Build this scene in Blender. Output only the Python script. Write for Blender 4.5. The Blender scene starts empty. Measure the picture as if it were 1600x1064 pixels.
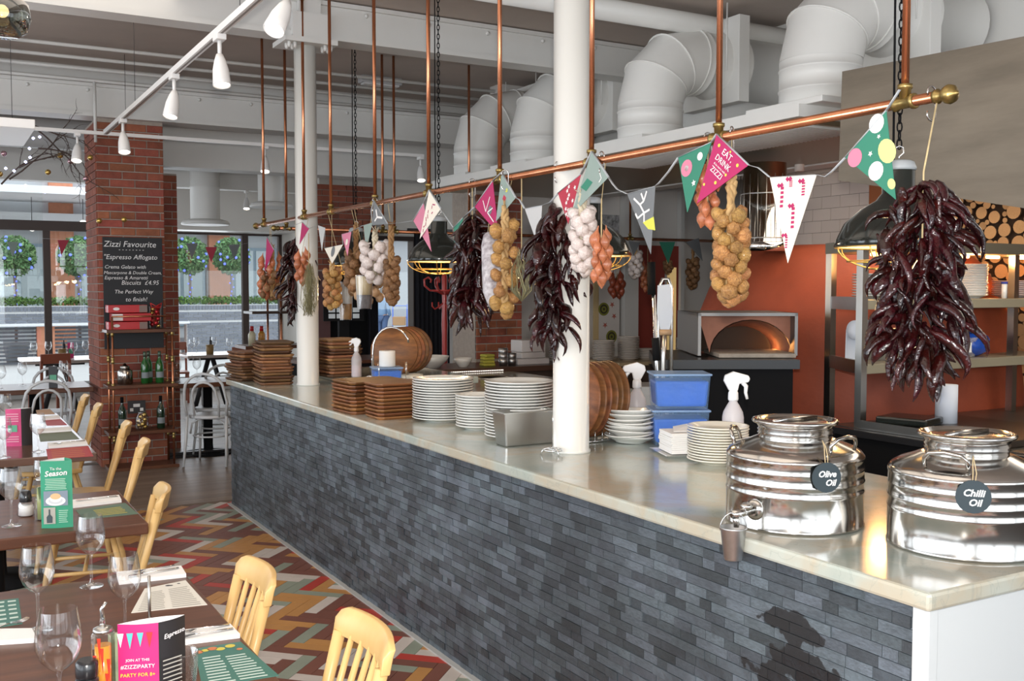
import bpy, math, random
from mathutils import Vector, Matrix, Euler
R=random.Random(7)
S=bpy.context.scene
COL=S.collection
PI=math.pi
# ---------------- camera, world, lights, exposure ----------------
H=1.68; FPX=1590.0; PITCH=math.radians(2.952); YAW=math.radians(29.75)
cam=bpy.data.cameras.new('camera'); cam.sensor_width=36.0; cam.lens=FPX/1600*36; cam.clip_start=.05; cam.clip_end=200
co=bpy.data.objects.new('camera',cam); COL.objects.link(co)
co.location=(0,0,H); co.rotation_euler=(PI/2-PITCH,0,-YAW); S.camera=co
S.view_settings.view_transform='Standard'; S.view_settings.look='None'; S.view_settings.gamma=1; S.view_settings.exposure=0.0
S.view_settings.use_curve_mapping=False
try:
    S.cycles.max_bounces=8; S.cycles.transparent_max_bounces=24; S.cycles.caustics_reflective=False; S.cycles.caustics_refractive=False
    S.cycles.sample_clamp_indirect=4
except Exception: pass
W=bpy.data.worlds.new('overcast'); S.world=W; W.use_nodes=True
W.node_tree.nodes['Background'].inputs[0].default_value=(.86,.93,1,1); W.node_tree.nodes['Background'].inputs[1].default_value=2.1
def area(name,loc,rot,sx,sy,power,col,spread=PI):
    l=bpy.data.lights.new(name,'AREA'); l.shape='RECTANGLE'; l.size=sx; l.size_y=sy; l.energy=power; l.color=col; l.spread=spread
    o=bpy.data.objects.new(name,l); o.location=loc; o.rotation_euler=rot; COL.objects.link(o); return o
def point(name,loc,power,col,r=.04):
    l=bpy.data.lights.new(name,'POINT'); l.energy=power; l.color=col; l.shadow_soft_size=r
    o=bpy.data.objects.new(name,l); o.location=loc; COL.objects.link(o); return o
area('window_daylight',(-4.3,2.4,1.9),(0,-PI/2,0),2.4,9.5,235,(.84,.92,1))
area('rear_window_daylight',(1.5,-3.3,2.0),(PI/2,0,0),5.0,2.2,85,(.86,.93,1))
area('far_window_daylight',(1.2,16.6,1.6),(-PI/2,0,0),6,2.0,80,(.86,.93,1))
area('dining_fill',(0.2,4.5,3.6),(0,0,0),2.5,8,68,(1,.90,.78))  # added warm fill over the dining side, no fixture of its own
area('kitchen_fill',(5.3,3.0,2.55),(0,0,0),1.2,4.0,42,(1,.86,.68))  # added warm fill to lift the kitchen, not a lamp of the room
fl=area('camera_flash',(0.02,0.02,H+.13),(PI/2-PITCH,0,-YAW),.07,.04,95,(1,.96,.90))
# ---------------- picking real positions ----------------
def _ax():
    cy,sy=math.cos(YAW),math.sin(YAW)
    fh=Vector((sy,cy,0)); right=Vector((cy,-sy,0)); up=Vector((0,0,1))
    f=fh*math.cos(PITCH)-up*math.sin(PITCH); u=up*math.cos(PITCH)+fh*math.sin(PITCH)
    return right,u,f
RT,UP,FW=_ax()
def ray(u,v): return RT*((u-800)/FPX)-UP*((v-532)/FPX)+FW
def at(u,v,x=None,y=None,z=None,d=None):
    r=ray(u,v)
    t=x/r.x if x is not None else y/r.y if y is not None else (z-H)/r.z if z is not None else d
    p=r*t; p.z+=H; return p
VROT=-YAW      # things that stand square to the line of sight
# ---------------- materials ----------------
MATS={}
def mat(name,col,rough=.5,metal=0,var=0,noise=None,namt=.25,bump=0,bscale=60,emis=0,alpha=1,hue=0,coat=0,col2=None,stretch=None,trans=0,island=False,sub=0):
    if name in MATS: return MATS[name]
    m=bpy.data.materials.new(name); m.use_nodes=True; t=m.node_tree; N=t.nodes; L=t.links
    b=N['Principled BSDF']; c=(*col,1)
    b.inputs['Base Color'].default_value=c; b.inputs['Roughness'].default_value=rough; b.inputs['Metallic'].default_value=metal
    if coat: b.inputs['Coat Weight'].default_value=coat; b.inputs['Coat Roughness'].default_value=.08
    if trans: b.inputs['Transmission Weight'].default_value=trans
    if sub: b.inputs['Subsurface Weight'].default_value=sub; b.inputs['Subsurface Radius'].default_value=(.02,.01,.006)
    if alpha<1: b.inputs['Alpha'].default_value=alpha
    if emis: b.inputs['Emission Color'].default_value=c; b.inputs['Emission Strength'].default_value=emis
    src=None
    if noise or bump:
        tc=N.new('ShaderNodeTexCoord'); mp=N.new('ShaderNodeMapping'); L.new(tc.outputs['Object'],mp.inputs[0])
        if stretch: mp.inputs['Scale'].default_value=stretch
    if noise:
        if var:
            oi=N.new('ShaderNodeObjectInfo'); vm=N.new('ShaderNodeVectorMath'); vm.operation='SCALE'; vm.inputs[0].default_value=(37,11,23)
            L.new(oi.outputs['Random'],vm.inputs['Scale']); L.new(vm.outputs[0],mp.inputs['Location'])
        n=N.new('ShaderNodeTexNoise'); n.inputs['Scale'].default_value=noise; n.inputs['Detail'].default_value=5; n.inputs['Roughness'].default_value=.6
        L.new(mp.outputs[0],n.inputs['Vector'])
        r=N.new('ShaderNodeMapRange'); r.inputs[1].default_value=.3; r.inputs[2].default_value=.7; L.new(n.outputs[0],r.inputs[0])
        mx=N.new('ShaderNodeMix'); mx.data_type='RGBA'; L.new(r.outputs[0],mx.inputs['Factor'])
        c2=col2 or tuple(x*(1-namt) for x in col); mx.inputs[6].default_value=(*c2,1); mx.inputs[7].default_value=c; src=mx.outputs[2]
    if var:
        oi=N.new('ShaderNodeObjectInfo' if not island else 'ShaderNodeNewGeometry'); ro=oi.outputs['Random' if not island else 'Random Per Island']
        hs=N.new('ShaderNodeHueSaturation'); r=N.new('ShaderNodeMapRange'); r.inputs[3].default_value=1-var; r.inputs[4].default_value=1+var
        L.new(ro,r.inputs[0]); L.new(r.outputs[0],hs.inputs['Value'])
        if hue:
            mu=N.new('ShaderNodeMath'); mu.operation='MULTIPLY'; mu.inputs[1].default_value=7.31; fr=N.new('ShaderNodeMath'); fr.operation='FRACT'
            r2=N.new('ShaderNodeMapRange'); r2.inputs[3].default_value=.5-hue; r2.inputs[4].default_value=.5+hue
            L.new(ro,mu.inputs[0]); L.new(mu.outputs[0],fr.inputs[0]); L.new(fr.outputs[0],r2.inputs[0]); L.new(r2.outputs[0],hs.inputs['Hue'])
        if src: L.new(src,hs.inputs['Color'])
        else: hs.inputs['Color'].default_value=c
        src=hs.outputs[0]
    if src: L.new(src,b.inputs['Base Color'])
    if bump:
        n=N.new('ShaderNodeTexNoise'); n.inputs['Scale'].default_value=bscale; n.inputs['Detail'].default_value=4; L.new(mp.outputs[0],n.inputs['Vector'])
        bp=N.new('ShaderNodeBump'); bp.inputs['Strength'].default_value=bump; bp.inputs['Distance'].default_value=.01
        L.new(n.outputs[0],bp.inputs['Height']); L.new(bp.outputs[0],b.inputs['Normal'])
    MATS[name]=m; return m
def glassmat(name,tint=(1,1,1),gloss=.04,edge=.3):
    if name in MATS: return MATS[name]
    m=bpy.data.materials.new(name); m.use_nodes=True; t=m.node_tree; N=t.nodes; L=t.links; N.clear()
    o=N.new('ShaderNodeOutputMaterial'); tr=N.new('ShaderNodeBsdfTransparent'); tr.inputs[0].default_value=(*tint,1)
    g=N.new('ShaderNodeBsdfGlossy'); g.inputs['Roughness'].default_value=gloss
    lw=N.new('ShaderNodeLayerWeight'); lw.inputs[0].default_value=edge
    r=N.new('ShaderNodeMapRange'); r.inputs[3].default_value=.055; r.inputs[4].default_value=.9; L.new(lw.outputs['Facing'],r.inputs[0])
    mx=N.new('ShaderNodeMixShader'); L.new(r.outputs[0],mx.inputs[0]); L.new(tr.outputs[0],mx.inputs[1]); L.new(g.outputs[0],mx.inputs[2]); L.new(mx.outputs[0],o.inputs[0])
    MATS[name]=m; return m
# ---------------- mesh helpers ----------------
class G:
    def __init__(s): s.v=[]; s.f=[]; s.mi=[]; s.sm=[]; s.mark=0
    def add(s,v,f,m=0,sm=False):
        o=len(s.v); s.v+= [tuple(p) for p in v]; s.f+=[tuple(i+o for i in q) for q in f]; s.mi+=[m]*len(f); s.sm+=[sm]*len(f); s.last=o; return s
    def xf(s,M,start=None):
        st=s.last if start is None else start
        for i in range(st,len(s.v)): s.v[i]=tuple(M@Vector(s.v[i]))
        return s
    def box(s,x0,y0,z0,x1,y1,z1,m=0):
        v=[(x0,y0,z0),(x1,y0,z0),(x1,y1,z0),(x0,y1,z0),(x0,y0,z1),(x1,y0,z1),(x1,y1,z1),(x0,y1,z1)]
        return s.add(v,[(3,2,1,0),(4,5,6,7),(0,1,5,4),(1,2,6,5),(2,3,7,6),(3,0,4,7)],m)
    def cbox(s,c,sz,rot=(0,0,0),m=0):
        s.box(-sz[0]/2,-sz[1]/2,-sz[2]/2,sz[0]/2,sz[1]/2,sz[2]/2,m)
        return s.xf(Matrix.Translation(c)@Euler(rot).to_matrix().to_4x4())
    def lathe(s,pr,n=24,c=(0,0,0),m=0,sm=True,cap=True,axis=None,ry=1):
        v=[];f=[]
        for r,z in pr:
            for k in range(n):
                a=2*PI*k/n; v.append((r*math.cos(a),r*math.sin(a)*ry,z))
        for i in range(len(pr)-1):
            for k in range(n):
                k2=(k+1)%n; f.append((i*n+k,i*n+k2,(i+1)*n+k2,(i+1)*n+k))
        s.add(v,f,m,sm)
        if cap:
            b=s.last; 
            if pr[0][0]>1e-5: s.f.append(tuple(b+k for k in reversed(range(n)))); s.mi.append(m); s.sm.append(False)
            if pr[-1][0]>1e-5: s.f.append(tuple(b+(len(pr)-1)*n+k for k in range(n))); s.mi.append(m); s.sm.append(False)
        M=Matrix.Translation(c)
        if axis is not None: M=M@Vector((0,0,1)).rotation_difference(Vector(axis).normalized()).to_matrix().to_4x4()
        return s.xf(M)
    def sph(s,c,r,n=12,k=7,sc=(1,1,1),m=0):
        s.lathe([(max(r*math.sin(PI*i/k),1e-6),-r*math.cos(PI*i/k)) for i in range(k+1)],n,(0,0,0),m,cap=False)
        return s.xf(Matrix.Translation(c)@Matrix.Diagonal((*sc,1)))
    def tube(s,pts,r,n=8,closed=False,m=0,sm=True,flat=1):
        P=[Vector(p) for p in pts]; L=len(P); rr=r if isinstance(r,(list,tuple)) else [r]*L
        v=[];f=[]; pn=None
        for i,p in enumerate(P):
            if closed: t=P[(i+1)%L]-P[i-1]
            else: t=P[min(i+1,L-1)]-P[max(i-1,0)]
            if t.length<1e-9: t=Vector((0,0,1))
            t.normalize()
            if pn is None:
                pn=t.cross(Vector((0,0,1)) if abs(t.z)<.9 else Vector((1,0,0))); pn.normalize()
            else:
                pn=pn-t*pn.dot(t); pn.normalize()
            b=t.cross(pn)
            for k in range(n):
                a=2*PI*k/n; v.append(p+(pn*math.cos(a)+b*math.sin(a)*flat)*rr[i])
        seg=L if closed else L-1
        for i in range(seg):
            j=(i+1)%L
            for k in range(n):
                k2=(k+1)%n; f.append((i*n+k,i*n+k2,j*n+k2,j*n+k))
        if not closed: f.append(tuple(reversed(range(n)))); f.append(tuple((L-1)*n+k for k in range(n)))
        return s.add(v,f,m,sm)
    def prism(s,poly,z0,z1,m=0):
        n=len(poly); v=[(x,y,z0) for x,y in poly]+[(x,y,z1) for x,y in poly]
        f=[tuple(reversed(range(n))),tuple(range(n,2*n))]+[(i,(i+1)%n,n+(i+1)%n,n+i) for i in range(n)]
        return s.add(v,f,m)
    def sheet(s,pts,th,m=0):   # thick polygon in 3D
        P=[Vector(p) for p in pts]; nrm=(P[1]-P[0]).cross(P[2]-P[0]).normalized()*th/2; n=len(P)
        v=[p-nrm for p in P]+[p+nrm for p in P]
        f=[tuple(reversed(range(n))),tuple(range(n,2*n))]+[(i,(i+1)%n,n+(i+1)%n,n+i) for i in range(n)]
        return s.add(v,f,m)
    def mesh(s,name,mats):
        me=bpy.data.meshes.new(name); me.from_pydata(s.v,[],s.f)
        for m in (mats if isinstance(mats,(list,tuple)) else [mats]): me.materials.append(m)
        me.polygons.foreach_set('material_index',s.mi); me.polygons.foreach_set('use_smooth',s.sm); me.update(); return me
def tag(o,label=None,cat=None,group=None,kind=None):
    if label: o['label']=label
    if cat: o['category']=cat
    if group: o['group']=group
    if kind: o['kind']=kind
    return o
def new(name,data,parent=None,loc=(0,0,0),rot=(0,0,0),sc=None,label=None):
    o=bpy.data.objects.new(name,data); COL.objects.link(o)
    if parent: o.parent=parent
    o.location=loc; o.rotation_euler=rot
    if sc: o.scale=sc
    if label: o['label']=label
    return o
def obj(name,g,mats,parent=None,loc=(0,0,0),rot=(0,0,0),label=None,bevel=0,kind=None,sub=0):
    o=new(name,g.mesh(name,mats),parent,loc,rot,None,label)
    if bevel:
        b=o.modifiers.new('bevel','BEVEL'); b.width=bevel; b.segments=2; b.limit_method='ANGLE'; b.angle_limit=math.radians(40)
    if sub:
        b=o.modifiers.new('sub','SUBSURF'); b.levels=b.render_levels=sub
    if kind: o['kind']=kind
    return o
def thing(name,label,cat,loc=(0,0,0),rotz=0,group=None,rot=None):
    o=bpy.data.objects.new(name,None); COL.objects.link(o); o.location=loc; o.rotation_euler=rot or (0,0,rotz); o.empty_display_size=.05
    return tag(o,label,cat,group)
def dup(root,loc,rotz=None,label=None,group=None,rot=None,sc=None):
    def cp(o,par):
        c=o.copy(); COL.objects.link(c); 
        if par is not None: c.parent=par
        for ch in KIDS.get(o.name,()): cp(ch,c)
        return c
    KIDS={}
    def walk(o):
        KIDS[o.name]=list(o.children)
        for ch in o.children: walk(ch)
    walk(root)
    c=cp(root,None); c.location=loc
    if rotz is not None: c.rotation_euler=(0,0,rotz)
    if rot is not None: c.rotation_euler=rot
    if sc: c.scale=sc
    if label: c['label']=label
    if group: c['group']=group
    return c
def struct(name,g,mats,parent=None,**k): return obj(name,g,mats,parent,kind='structure',**k)
def text(body,size,m,parent,loc,rot=(0,0,0),name='lettering',align='CENTER',shear=0,ext=.0006,off=0,label=None):
    c=bpy.data.curves.new(name,'FONT'); c.body=body; c.size=size; c.align_x=align; c.align_y='CENTER'; c.extrude=ext; c.shear=shear; c.offset=off; c.resolution_u=2
    tmp=bpy.data.objects.new('tmp',c); COL.objects.link(tmp); bpy.context.view_layer.update()
    me=bpy.data.meshes.new_from_object(tmp.evaluated_get(bpy.context.evaluated_depsgraph_get())); bpy.data.objects.remove(tmp); bpy.data.curves.remove(c)
    me.materials.clear(); me.materials.append(m); o=new(name,me,parent,loc,rot,None,label); o['kind']='stuff'; return o
ORD='top second third fourth fifth sixth seventh eighth ninth tenth eleventh twelfth thirteenth fourteenth fifteenth sixteenth seventeenth eighteenth nineteenth twentieth twenty-first twenty-second twenty-third'.split()
def nth(i): return 'topmost' if i==0 else ORD[i]+' from top'
# ---------------- shared materials ----------------
white=mat('white_paint',(.62,.61,.59),.55,noise=3,namt=.05)
ceilm=mat('ceiling_paint',(.50,.425,.375),.8,noise=1.2,namt=.16)
duct_w=mat('duct_paint',(.80,.79,.76),.42,noise=2,namt=.06)
col_w=mat('column_gloss',(.78,.77,.73),.28,coat=.4)
copper=mat('copper_pipe',(.62,.25,.13),.26,metal=.9,noise=9,namt=.35,stretch=(1,1,.3))
brass=mat('brass',(.42,.30,.11),.35,metal=.9,noise=40,namt=.4)
steel=mat('stainless',(.62,.61,.58),.28,metal=1,noise=4,namt=.12)
chrome=mat('chrome',(.85,.85,.85),.08,metal=1)
dkmet=mat('dark_metal',(.03,.028,.03),.4,metal=.4)
blackm=mat('black_enamel',(.012,.016,.014),.16,coat=.5)
blackmat=mat('black_matt',(.008,.008,.009),.85)
gold=mat('gold_wire',(.75,.5,.16),.3,metal=.9)
porc=mat('porcelain',(.80,.80,.77),.18,coat=.5)
cream=mat('cream_porcelain',(.82,.78,.68),.2,coat=.5)
paper=mat('paper',(.85,.84,.82),.75)
pine=mat('pine',(.72,.48,.20),.38,noise=6,col2=(.62,.38,.14),stretch=(1,1,.15),var=.04)
walnut=mat('dark_wood',(.155,.062,.032),.32,noise=7,col2=(.075,.03,.018),stretch=(.25,3,1))
acacia=mat('acacia',(.36,.15,.05),.45,noise=9,col2=(.13,.05,.02),stretch=(.3,2,3),var=.25,hue=.01)
oldwood=mat('old_board_wood',(.33,.15,.06),.6,noise=10,col2=(.08,.035,.02),stretch=(.4,2,6),var=.6,hue=.015)
blackmat.node_tree.nodes['Principled BSDF'].inputs['Specular IOR Level'].default_value=.12
walnut.node_tree.nodes['Principled BSDF'].inputs['Specular IOR Level'].default_value=.3
glassm=glassmat('wine_glass'); winm=glassmat('window_glass',(.97,.985,.98),.0,.15)
terra=mat('terracotta',(.36,.068,.026),.62,noise=5,namt=.18,bump=.25,bscale=25)
blackb=mat('chalkboard',(.012,.014,.018),.6)
chalk=mat('chalk',(.8,.8,.8),.9)
# ================= SETTING =================
g=G(); g.box(-4.6,-3.6,-.1,9.2,20,-.02)
floor=struct('floor',g,mat('grout',(.06,.05,.045),.8))
# herringbone tiles laid at 45 degrees
TC=[((.19,.068,.045),36),((.50,.24,.07),26),((.28,.31,.245),15),((.60,.53,.48),11),((.46,.045,.028),12)]
TM=[mat('floor_tile_%s'%n,c,.42,noise=8,namt=.12,var=.05) for n,(c,_) in zip(('brown','ochre','sage','cream','red'),TC)]
tl,tw=.28,.07
def tmesh(m): 
    g=G(); e=.0012
    g.box(0,0,-.012,tl-2*e,tw-2*e,0); g.v=[(x+e,y+e,z) for x,y,z in g.v]; return g.mesh('floor_tile',m)
tms=[tmesh(m) for m in TM]
rest=[[] for _ in TC]; cand=[]
Rt=random.Random(3); c45,s45=math.cos(-PI/4),math.sin(-PI/4)
def rotp(x,y): return (x*c45-y*s45, x*s45+y*c45)
for i in range(-110,110):
    for j in range(-24,24):
        bx=i*tw+j*tl; by=i*tw-j*tl
        for kind in (0,1):
            x,y,a=(bx,by,0) if kind==0 else (bx+tw,by+tw,PI/2)
            px,py=rotp(x,y); px+=1.0; py+=5.0
            aa=a-PI/4
            cx=px+math.cos(aa)*tl/2-math.sin(aa)*tw/2; cy=py+math.sin(aa)*tl/2+math.cos(aa)*tw/2
            if not(-3.5<cx<2.1 and -1.0<cy<8.05): continue
            k=Rt.choices(range(5),[w for _,w in TC])[0]
            vis=(.62<cx<2.1 and 2.4<cy<8.05)
            cand.append((0 if vis else 1,math.hypot(cx,cy),px,py,aa,k))
cand.sort()
big=[G() for _ in TC]
for n,(v,_,px,py,aa,k) in enumerate(cand):
    if n<290 and v==0: new('tile',tms[k],floor,(px,py,0),(0,0,aa))
    else:
        g=big[k]; g.box(.0012,.0012,-.012,tl-.0012,tw-.0012,0); g.xf(Matrix.Translation((px,py,0))@Matrix.Rotation(aa,4,'Z'))
g=G(); off=0; mi=[]
for k,b in enumerate(big): g.add(b.v,b.f,k)
tag(obj('tile_field',g,TM,floor),kind='stuff')
# wooden planks at the back
plm=mat('floor_plank',(.26,.19,.145),.4,noise=4,col2=(.17,.12,.09),stretch=(.3,4,1),var=.16)
pg=G(); pg.box(0,.0015,-.02,1.8,.1385,.001); pme=pg.mesh('plank',plm)
for r in range(9):
    x=-.3-R.random()*1.5
    while x<3.2: new('plank',pme,floor,(x,8.06+r*.14,0)); x+=1.803
pg=G(); y=8.06+9*.14
while y<10.3:
    x=-3.4-R.random()*1.5
    while x<4: pg.box(x,y+.0015,-.02,x+1.797,y+.1385,.001); x+=1.803
    y+=.14
plm2=mat('floor_plank_field',(.26,.19,.145),.4,noise=4,col2=(.17,.12,.09),stretch=(.3,4,1),var=.16,island=True)
obj('plank_field',pg,plm2,floor,kind='stuff')
pg=G(); y=10.45
while y<17:
    x=-3.4-R.random()*1.5
    while x<5.6: pg.box(x,y+.002,-.02,x+1.797,y+.138,.001); x+=1.803
    y+=.14
obj('pale_plank_field',pg,mat('pale_plank',(.28,.235,.20),.35,noise=4,namt=.3,stretch=(.3,4,1),var=.12,island=True),floor,kind='stuff')
g=G(); g.box(1.98,10.3,-.02,5.5,10.36,.02); g.box(1.98,10.37,-.02,5.5,10.42,.045); struct('trim_1',g,[dkmet])
g=G(); g.box(-4.6,-3.6,3.72,9.2,13.1,3.9); g.box(-4.6,13.1,3.72,5.35,17.2,3.9); ceiling=struct('ceiling',g,ceilm)
# walls
g=G(); g.box(-4.8,-3.8,-.1,-4.5,18,.45); g.box(-4.8,-3.8,3.15,-4.5,18,3.9)
for y in (-3.8,-.9,2.1,5.1,8.1,11,14,17.6): g.box(-4.8,y,.4,-4.5,y+.35,3.2)
struct('wall_left',g,white)
g=G(); g.box(-4.8,-3.8,-.1,9.2,-3.5,.5); g.box(-4.8,-3.8,3.2,9.2,-3.5,3.9)
for x in (-4.8,-2,1,4,7,8.9): g.box(x,-3.8,.4,x+.3,-3.5,3.3)
struct('wall_rear',g,white)
# ceiling beams running across
beamm=mat('beam_paint',(.69,.68,.655),.5,noise=2,namt=.05)
def beam(n,y,zb,zt,w,x0,x1):
    g=G(); g.box(x0,y,zb,x1,y+w,zb+.035); g.box(x0,y,zt-.04,x1,y+w,zt-.01); g.box(x0,y+.03,zb+.035,x1,y+w-.03,zt-.04)
    for k in range(24):
        x=x0+.3+k*.5
        if x<x1: g.lathe([(.018,0),(.014,.012),(1e-5,.016)],8,(x,y+.03,zt-.07),axis=(0,-1,0))
    return struct('beam_%d'%n,g,beamm)
beam(1,7.0,3.44,3.72,.2,-4.5,9.2); beam(2,10.06,3.25,3.56,.3,-4.5,9.2); struct('beam_5',G().box(-4.5,10.2,3.56,9.2,10.36,3.72),beamm); beam(3,3.35,3.46,3.72,.2,-4.5,1.6)
g=G(); g.box(-4.5,13.6,2.98,5.25,13.8,3.72); struct('beam_4',g,beamm)
# pipes and cable trays under the ceiling, running across
def hpipe(name,label,pts,r,m,cat='pipe',n=12,grp=None):
    g=G(); g.tube(pts,r,n); o=obj(name,g,m); tag(o,label,cat,grp); return o
hpipe('ceiling_pipe','fat white pipe crossing under the ceiling behind the white ducts',[(-.2+2.9,5.87,3.6),(7.8,5.87,3.6)],.075,duct_w,n=20)
for i,(y,z) in enumerate([(9.1,3.66),(9.55,3.66),(9.8,3.62),(10.0,3.56)]):
    hpipe('conduit',['slim white conduit under the ceiling, the nearest of four behind the first beam','slim white conduit under the ceiling, second behind the first beam','slim white conduit under the ceiling, third behind the first beam','slim white conduit lowest on the ceiling, against the second beam'][i],[(-3.5,y,z),(6.5,y,z)],.016,beamm,grp='white conduits across the ceiling',n=8)
# far window wall, Y = 17
frm=mat('window_frame_dark',(.055,.035,.03),.45)
WX=[-4.4,-1.46,1.56,4.58,5.2]
wall=G(); wall.box(-4.5,17,-.1,5.2,17.2,.10); wall.box(2.3,17,2.72,5.2,17.25,3.9); wall.box(-4.5,17,3.42,2.4,17.2,3.9)
struct('wall_far',wall,white)
for i in range(4):
    x0,x1=WX[i],WX[i+1]; ww=struct('window_%d'%(i+1),G().box(x0+.04,17.03,.1,x1-.04,17.04,2.6),winm)
    g=G(); g.box(x0-.05,16.96,.08,x0+.05,17.06,2.62); g.box(x0+.05,16.97,.08,x1-.05,17.05,.16); g.box(x0,16.95,2.55,x1,17.07,2.70)
    if i==3: g.box(x1-.05,16.96,.08,x1+.05,17.06,2.62)
    obj('window_frame',g,frm,ww)
    if i<2:
        obj('window_pane',G().box(x0+.04,17.03,2.7,x1-.04,17.04,3.42),winm,ww)
        obj('transom_bar',G().box(x0,16.95,3.38,x1+.4,17.07,3.46),frm,ww)
# bulkhead and vent right of the pillar above the window
g=G(); g.box(1.95,10.9,2.93,9.0,11.2,3.4); struct('trim_2',g,beamm)
g=G(); g.box(2.3,16.2,2.58,5.2,16.9,3.5); struct('trim_3',g,beamm)
# ---- brickwork ----
brickm=mat('red_brick',(.33,.095,.055),.8,noise=12,namt=.35,var=.22,hue=.012,bump=.4,bscale=50)
mortar=mat('mortar',(.42,.36,.31),.9,noise=30,namt=.2)
def bmesh_(w,h,d,m=None):
    g=G(); e=.004; g.box(0,0,0,w,d,h); g.v=[(x,y,z) for x,y,z in g.v]; 
    # slightly pillowed face
    g2=G(); v=[(0,d,0),(w,d,0),(w,d,h),(0,d,h),(0,e,0),(w,e,0),(w,e,h),(0,e,h),(e,0,e),(w-e,0,e),(w-e,0,h-e),(e,0,h-e)]
    f=[(0,3,2,1),(0,1,5,4),(1,2,6,5),(2,3,7,6),(3,0,4,7),(4,5,9,8),(5,6,10,9),(6,7,11,10),(7,4,8,11),(8,9,10,11)]
    return g2.add(v,f).mesh('brick',m or brickm)
BM={}
def bricks(par,x0,y0,ang,length,z0,z1,bw=.215,bh=.065,j=.010,d=.03,limit=300,m=None,start=0,jo=None):
    """courses of bricks on a vertical face starting at (x0,y0) running along ang; outside is to the right of travel"""
    c,s=math.cos(ang),math.sin(ang); n=0; z=z0; row=start
    while z+bh<=z1+.001:
        x=-(bw+j)/2 if row%2 else 0
        while x<length-.01:
            a=max(x,0); b=min(x+bw,length)
            if b-a>.03:
                key=(round(b-a,3),bh,d,(m or brickm).name)
                if key not in BM: BM[key]=bmesh_(b-a,bh,d,m)
                off=R.uniform(-.002,.002); px,py=x0+c*a,y0+s*a
                # push outwards: outward normal = (s,-c)
                o=.012+off
                new('brick',BM[key],par,(px+s*o,py-c*o,z),(0,0,ang)); n+=1
            x+=bw+j
        z+=bh+j; row+=1
    return n
# main pillar
PX0,PX1,PY=1.372,1.965,10.14
pil=struct('pillar_1',G().box(PX0,PY+.012,0,PX1,10.9,3.25),mortar)
bricks(pil,PX0-.0,PY+.012,0,PX1-PX0,.0,3.25)
g=G()
rw=0; z=0
while z<3.2:
    y=PY+.02-(.11 if rw%2 else 0)
    while y<10.85:
        a=max(y,PY+.02); b=min(y+.215,10.88)
        if b-a>.03: g.box(PX0-.012,a,z,PX0+.02,b,z+.065)
        y+=.225
    z+=.075; rw+=1
obj('brick_side',g,mat('red_brick_side',(.33,.095,.055),.8,noise=12,namt=.35,var=.22,island=True),pil,kind='stuff')
pil2=struct('pillar_2',G().box(1.98,10.95,0,2.25,11.3,2.86),mortar)
bricks(pil2,1.98,10.95,0,.27,0,2.85)
# second brick pillar behind the counters
p3=struct('pillar_3',G().box(4.52,8.6,0,5.02,9.1,2.75),mortar)
bricks(p3,4.52,8.6,0,.5,1.0,2.62)
# kitchen walls
g=G(); g.box(8.3,6.8,-.1,8.6,11.2,3.9); g.box(6.6,6.6,-.1,8.6,6.8,3.9); g.box(6.6,-3.6,-.1,6.9,6.8,3.9)
wr=struct('wall_right',g,mat('kitchen_wall',(.70,.66,.62),.6,noise=2,namt=.05))
g=G(); g.box(5.0,9.0,-.1,8.6,9.2,3.9); wb=struct('wall_back',g,mat('back_wall_paint',(.63,.60,.57),.6))

redp=mat('oxide_red_paint',(.30,.045,.03),.6,noise=3,namt=.1)
def onwall(u0,v0,u1,v1,y,th=.02):
    a=at(u0,v1,y=y); b=at(u1,v0,y=y); return G().box(a.x,y-th,a.z,b.x,y,b.z)
obj('painted_panel',onwall(990,385,1064,640,8.99,.03),redp,wb)
obj('pilaster',onwall(967,300,990,640,8.99,.10),white,wb)
obj('warm_wall_strip',onwall(926,300,936,640,8.99,.015),mat('warm_paint',(.62,.47,.25),.7),wb)
obj('pilaster',onwall(1056,300,1064,600,8.99,.07),white,wb)
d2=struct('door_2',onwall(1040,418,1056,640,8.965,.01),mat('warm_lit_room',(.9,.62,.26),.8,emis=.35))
obj('door_frame',onwall(1037,414,1040,640,8.955,.03),white,d2)
# entrance wall with open doorway, Y = 13
g=G(); g.box(4.5,13,-.1,5.28,13.15,3.9,0); g.box(5.28,13,2.35,5.86,13.15,3.9); g.box(5.86,13,-.1,9.2,13.15,3.9); g.box(5.2,13.15,-.1,5.3,17.1,3.9)
we=struct('wall_entrance',g,mat('entrance_wall',(.66,.63,.58),.7))
g=G(); g.box(5.26,12.98,0,5.3,13.17,2.39); g.box(5.84,12.98,0,5.88,13.17,2.39); g.box(5.3,12.98,2.33,5.84,13.17,2.39)
struct('door_1',g,frm)
g=G(); g.box(4.52,12.95,0,5.24,12.99,2.3); obj('dark_panel',g,blackmat,we)
g=G(); g.box(4.32,12.9,0,4.6,12.95,1.9); obj('mauve_panel',g,mat('mauve_paint',(.16,.075,.075),.7),we)
pb=obj('brick_panel',G().box(4.15,12.87,1.9,5.24,12.93,3.0),mortar,we)
gb=G(); z=1.92; rw=0
while z<2.98:
    x=4.15-(.11 if rw%2 else 0)
    while x<5.23:
        a=max(x,4.15); b=min(x+.215,5.24)
        if b-a>.03: gb.box(a,12.855,z,b,12.88,z+.065)
        x+=.225
    z+=.075; rw+=1
obj('brick_courses',gb,mat('red_brick_far',(.33,.095,.055),.8,noise=12,namt=.35,var=.22,island=True),pb,kind='stuff')
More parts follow.
